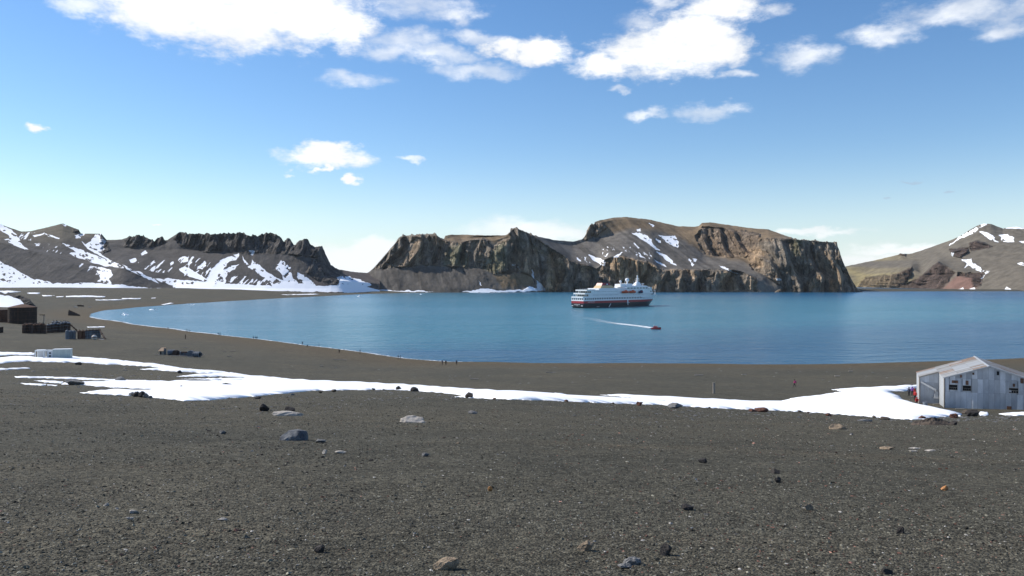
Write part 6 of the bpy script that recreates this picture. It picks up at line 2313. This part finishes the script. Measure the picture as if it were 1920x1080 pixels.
mb.build('bow_bulwark', M_SHIPW, ship)
mb = MB(); mb.tube((62, 0, 13.4), (63, 0, 19), 0.3, 0.2, 6); mb.tube((63, 0, 19), (60, 0, 19.4), 0.2, 0.15, 6); mb.build('bow_mast', M_SHIPW, ship)
mb = MB(); mb.tube((56, -1, 13.4), (56, -1, 17.6), 0.5, 0.4, 8); mb.tube((56, -1, 17.6), (62, -1.5, 18.6), 0.35, 0.2, 6); mb.box((55, -1, 17.4), (1.8, 1.4, 1.2)); mb.build('deck_crane', M_TIMBERB, ship)


def lettering(text, size, loc, rot, mat, parent, name='lettering', width=None):
    cu = bpy.data.curves.new(name, 'FONT')
    cu.body = text
    cu.size = size
    cu.align_x = 'CENTER'
    cu.extrude = 0.04
    t = bpy.data.objects.new(name, cu)
    COL.objects.link(t)
    dg = bpy.context.evaluated_depsgraph_get()
    me = bpy.data.meshes.new_from_object(t.evaluated_get(dg))
    bpy.data.objects.remove(t)
    if width:
        xs = [v.co.x for v in me.vertices]
        f = width / (max(xs) - min(xs))
        for v in me.vertices:
            v.co.x *= f
    o = link(name, me, mat, parent)
    o.location = loc
    o.rotation_euler = rot
    return o


lettering('NORDKAPP', 1.5, (-64.12, 0.6, 3.55), (R(90), 0, R(-90)), M_LETTER, ship, width=8.6)
lettering('TROMSØ', 0.85, (-64.12, 0.6, 2.35), (R(90), 0, R(-90)), M_LETTER, ship, width=3.0)
lettering('HURTIGRUTEN', 1.5, (-53, -9.76, 6.6), (R(90), 0, 0), M_LETTER, ship, width=10)
for y in (-6.8, 7.4):
    mb = MB(); mb.box((-64.05, y, 2.7), (0.15, 2.0, 0.8)); mb.build('fairlead', M_LETTER, ship)

# ------------------------------------------------------------------ tender boat and wake
bx, by = ground_pt(1230, 617.5)
boat = link('motorboat', None)
boat.location = (bx, by, 0)
boat.rotation_euler.z = R(-14)
boat.scale = (0.9, 0.9, 0.9)
tag(boat, 'small red motorboat speeding away from the ship', 'motorboat')
vs, fs = [], []
ns = 8
for i in range(ns):
    t = i / (ns - 1)
    x = -3.4 + 7.0 * t
    w = 1.35 * (1 - t ** 3.0) + 0.05
    rise = 0.5 * t ** 2
    vs += [(x, -w, 1.0 + rise), (x, -w * 0.85, 0.1 + rise), (x, 0, -0.25 + rise * 0.8), (x, w * 0.85, 0.1 + rise), (x, w, 1.0 + rise)]
for i in range(ns - 1):
    for j in range(4):
        fs.append((i * 5 + j, (i + 1) * 5 + j, (i + 1) * 5 + j + 1, i * 5 + j + 1))
    fs.append((i * 5 + 4, (i + 1) * 5 + 4, (i + 1) * 5, i * 5))
fs += [(4, 3, 2, 1, 0), (35, 36, 37, 38, 39)]
mb = MB(); mb.add(vs, fs); mb.build('hull', paint('red_boat_paint', (0.60, 0.07, 0.07), 0.4, 0.08), boat)
mb = MB(); mb.box((-0.3, 0, 1.55), (3.0, 1.9, 1.1)); mb.box((-0.5, 0, 2.2), (2.2, 1.6, 0.25)); cab = mb.build('cabin', paint('red_cabin_paint', (0.62, 0.12, 0.12), 0.4, 0.08), boat)
mb = MB(); mb.box((1.22, 0, 1.7), (0.12, 1.5, 0.55)); mb.box((-0.3, -0.97, 1.7), (1.8, 0.08, 0.45)); mb.build('window', M_GLASSK, cab)
mb = MB(); mb.box((2.6, 0, 1.3), (1.7, 1.3, 0.5)); mb.build('foredeck', M_BLACKP, boat)
mb = MB(); mb.tube((-1.6, 0, 1.9), (-1.7, 0, 3.4), 0.08, n=6); mb.build('mast', M_SHIPW, boat)


def wake():
    m, N, bs, out = material('wake_foam')
    tc = N.new('ShaderNodeTexCoord')
    n = N.noise(tc.outputs['Object'], 0.5, 5, 0.65)
    a = N.attr('foam').outputs['Fac']
    bs.inputs['Base Color'].default_value = (0.85, 0.88, 0.9, 1)
    bs.inputs['Roughness'].default_value = 0.6
    N.put(bs.inputs['Alpha'], N.math('MULTIPLY', a, N.ramp(n, 0.3, 0.6, 0.45, 1.0), clamp=True))
    path = [(1224, 615.8), (1205, 612.4), (1180, 609.3), (1155, 606.5), (1130, 602.5), (1105, 597), (1085, 592.5), (1070, 589.5)]
    P = [ground_pt(*q) for q in path]
    vs, fs, al = [], [], []
    n_ = 90
    for i in range(n_):
        t = i / (n_ - 1)
        s = t * (len(P) - 1)
        j = min(int(s), len(P) - 2)
        f = s - j
        x = P[j][0] * (1 - f) + P[j + 1][0] * f
        y = P[j][1] * (1 - f) + P[j + 1][1] * f
        w = 3.6 + 3.5 * t
        dxy = Vector((P[j + 1][0] - P[j][0], P[j + 1][1] - P[j][1])).normalized()
        nx, ny = -dxy.y, dxy.x
        k = 1.0 if t < 0.35 else max(0.0, 1 - (t - 0.35) / 0.65)
        for c, e in ((-1, 0.0), (-0.5, 0.9), (0, 1.0), (0.5, 0.9), (1, 0.0)):
            vs.append((x + nx * w * c, y + ny * w * c, 0.02 + 0.7 * (1 - abs(c)) * (1 - t) ** 2))
            al.append(e * k ** 2.4 * (0.95 if t < 0.4 else 0.6))
        if i:
            b = (i - 1) * 5
            for c in range(4):
                fs.append((b + c, b + c + 1, b + c + 6, b + c + 5))
    me = np_mesh('wake', np.array(vs), np.array(fs))
    add_attr(me, 'foam', np.array(al))
    tag(link('wake', me, m), 'white foaming wake trailing behind the red motorboat', 'wake', kind='stuff')


wake()

# ------------------------------------------------------------------ thin sea haze
def haze():
    mb = MB()
    mb.box((0, 0, 88.0), (10900, 10900, 300.0))
    m = bpy.data.materials.new('haze_air')
    m.use_nodes = True
    N = Nodes(m.node_tree)
    N.n.clear()
    out = N.new('ShaderNodeOutputMaterial')
    v = N.new('ShaderNodeVolumePrincipled')
    v.inputs['Color'].default_value = (0.90, 0.95, 1.0, 1)
    v.inputs['Density'].default_value = 0.000014
    v.inputs['Anisotropy'].default_value = 0.2
    N.l.new(v.outputs[0], out.inputs['Volume'])
    tag(mb.build('haze', m), 'thin clear air haze over the bay', 'haze', kind='stuff')


haze()
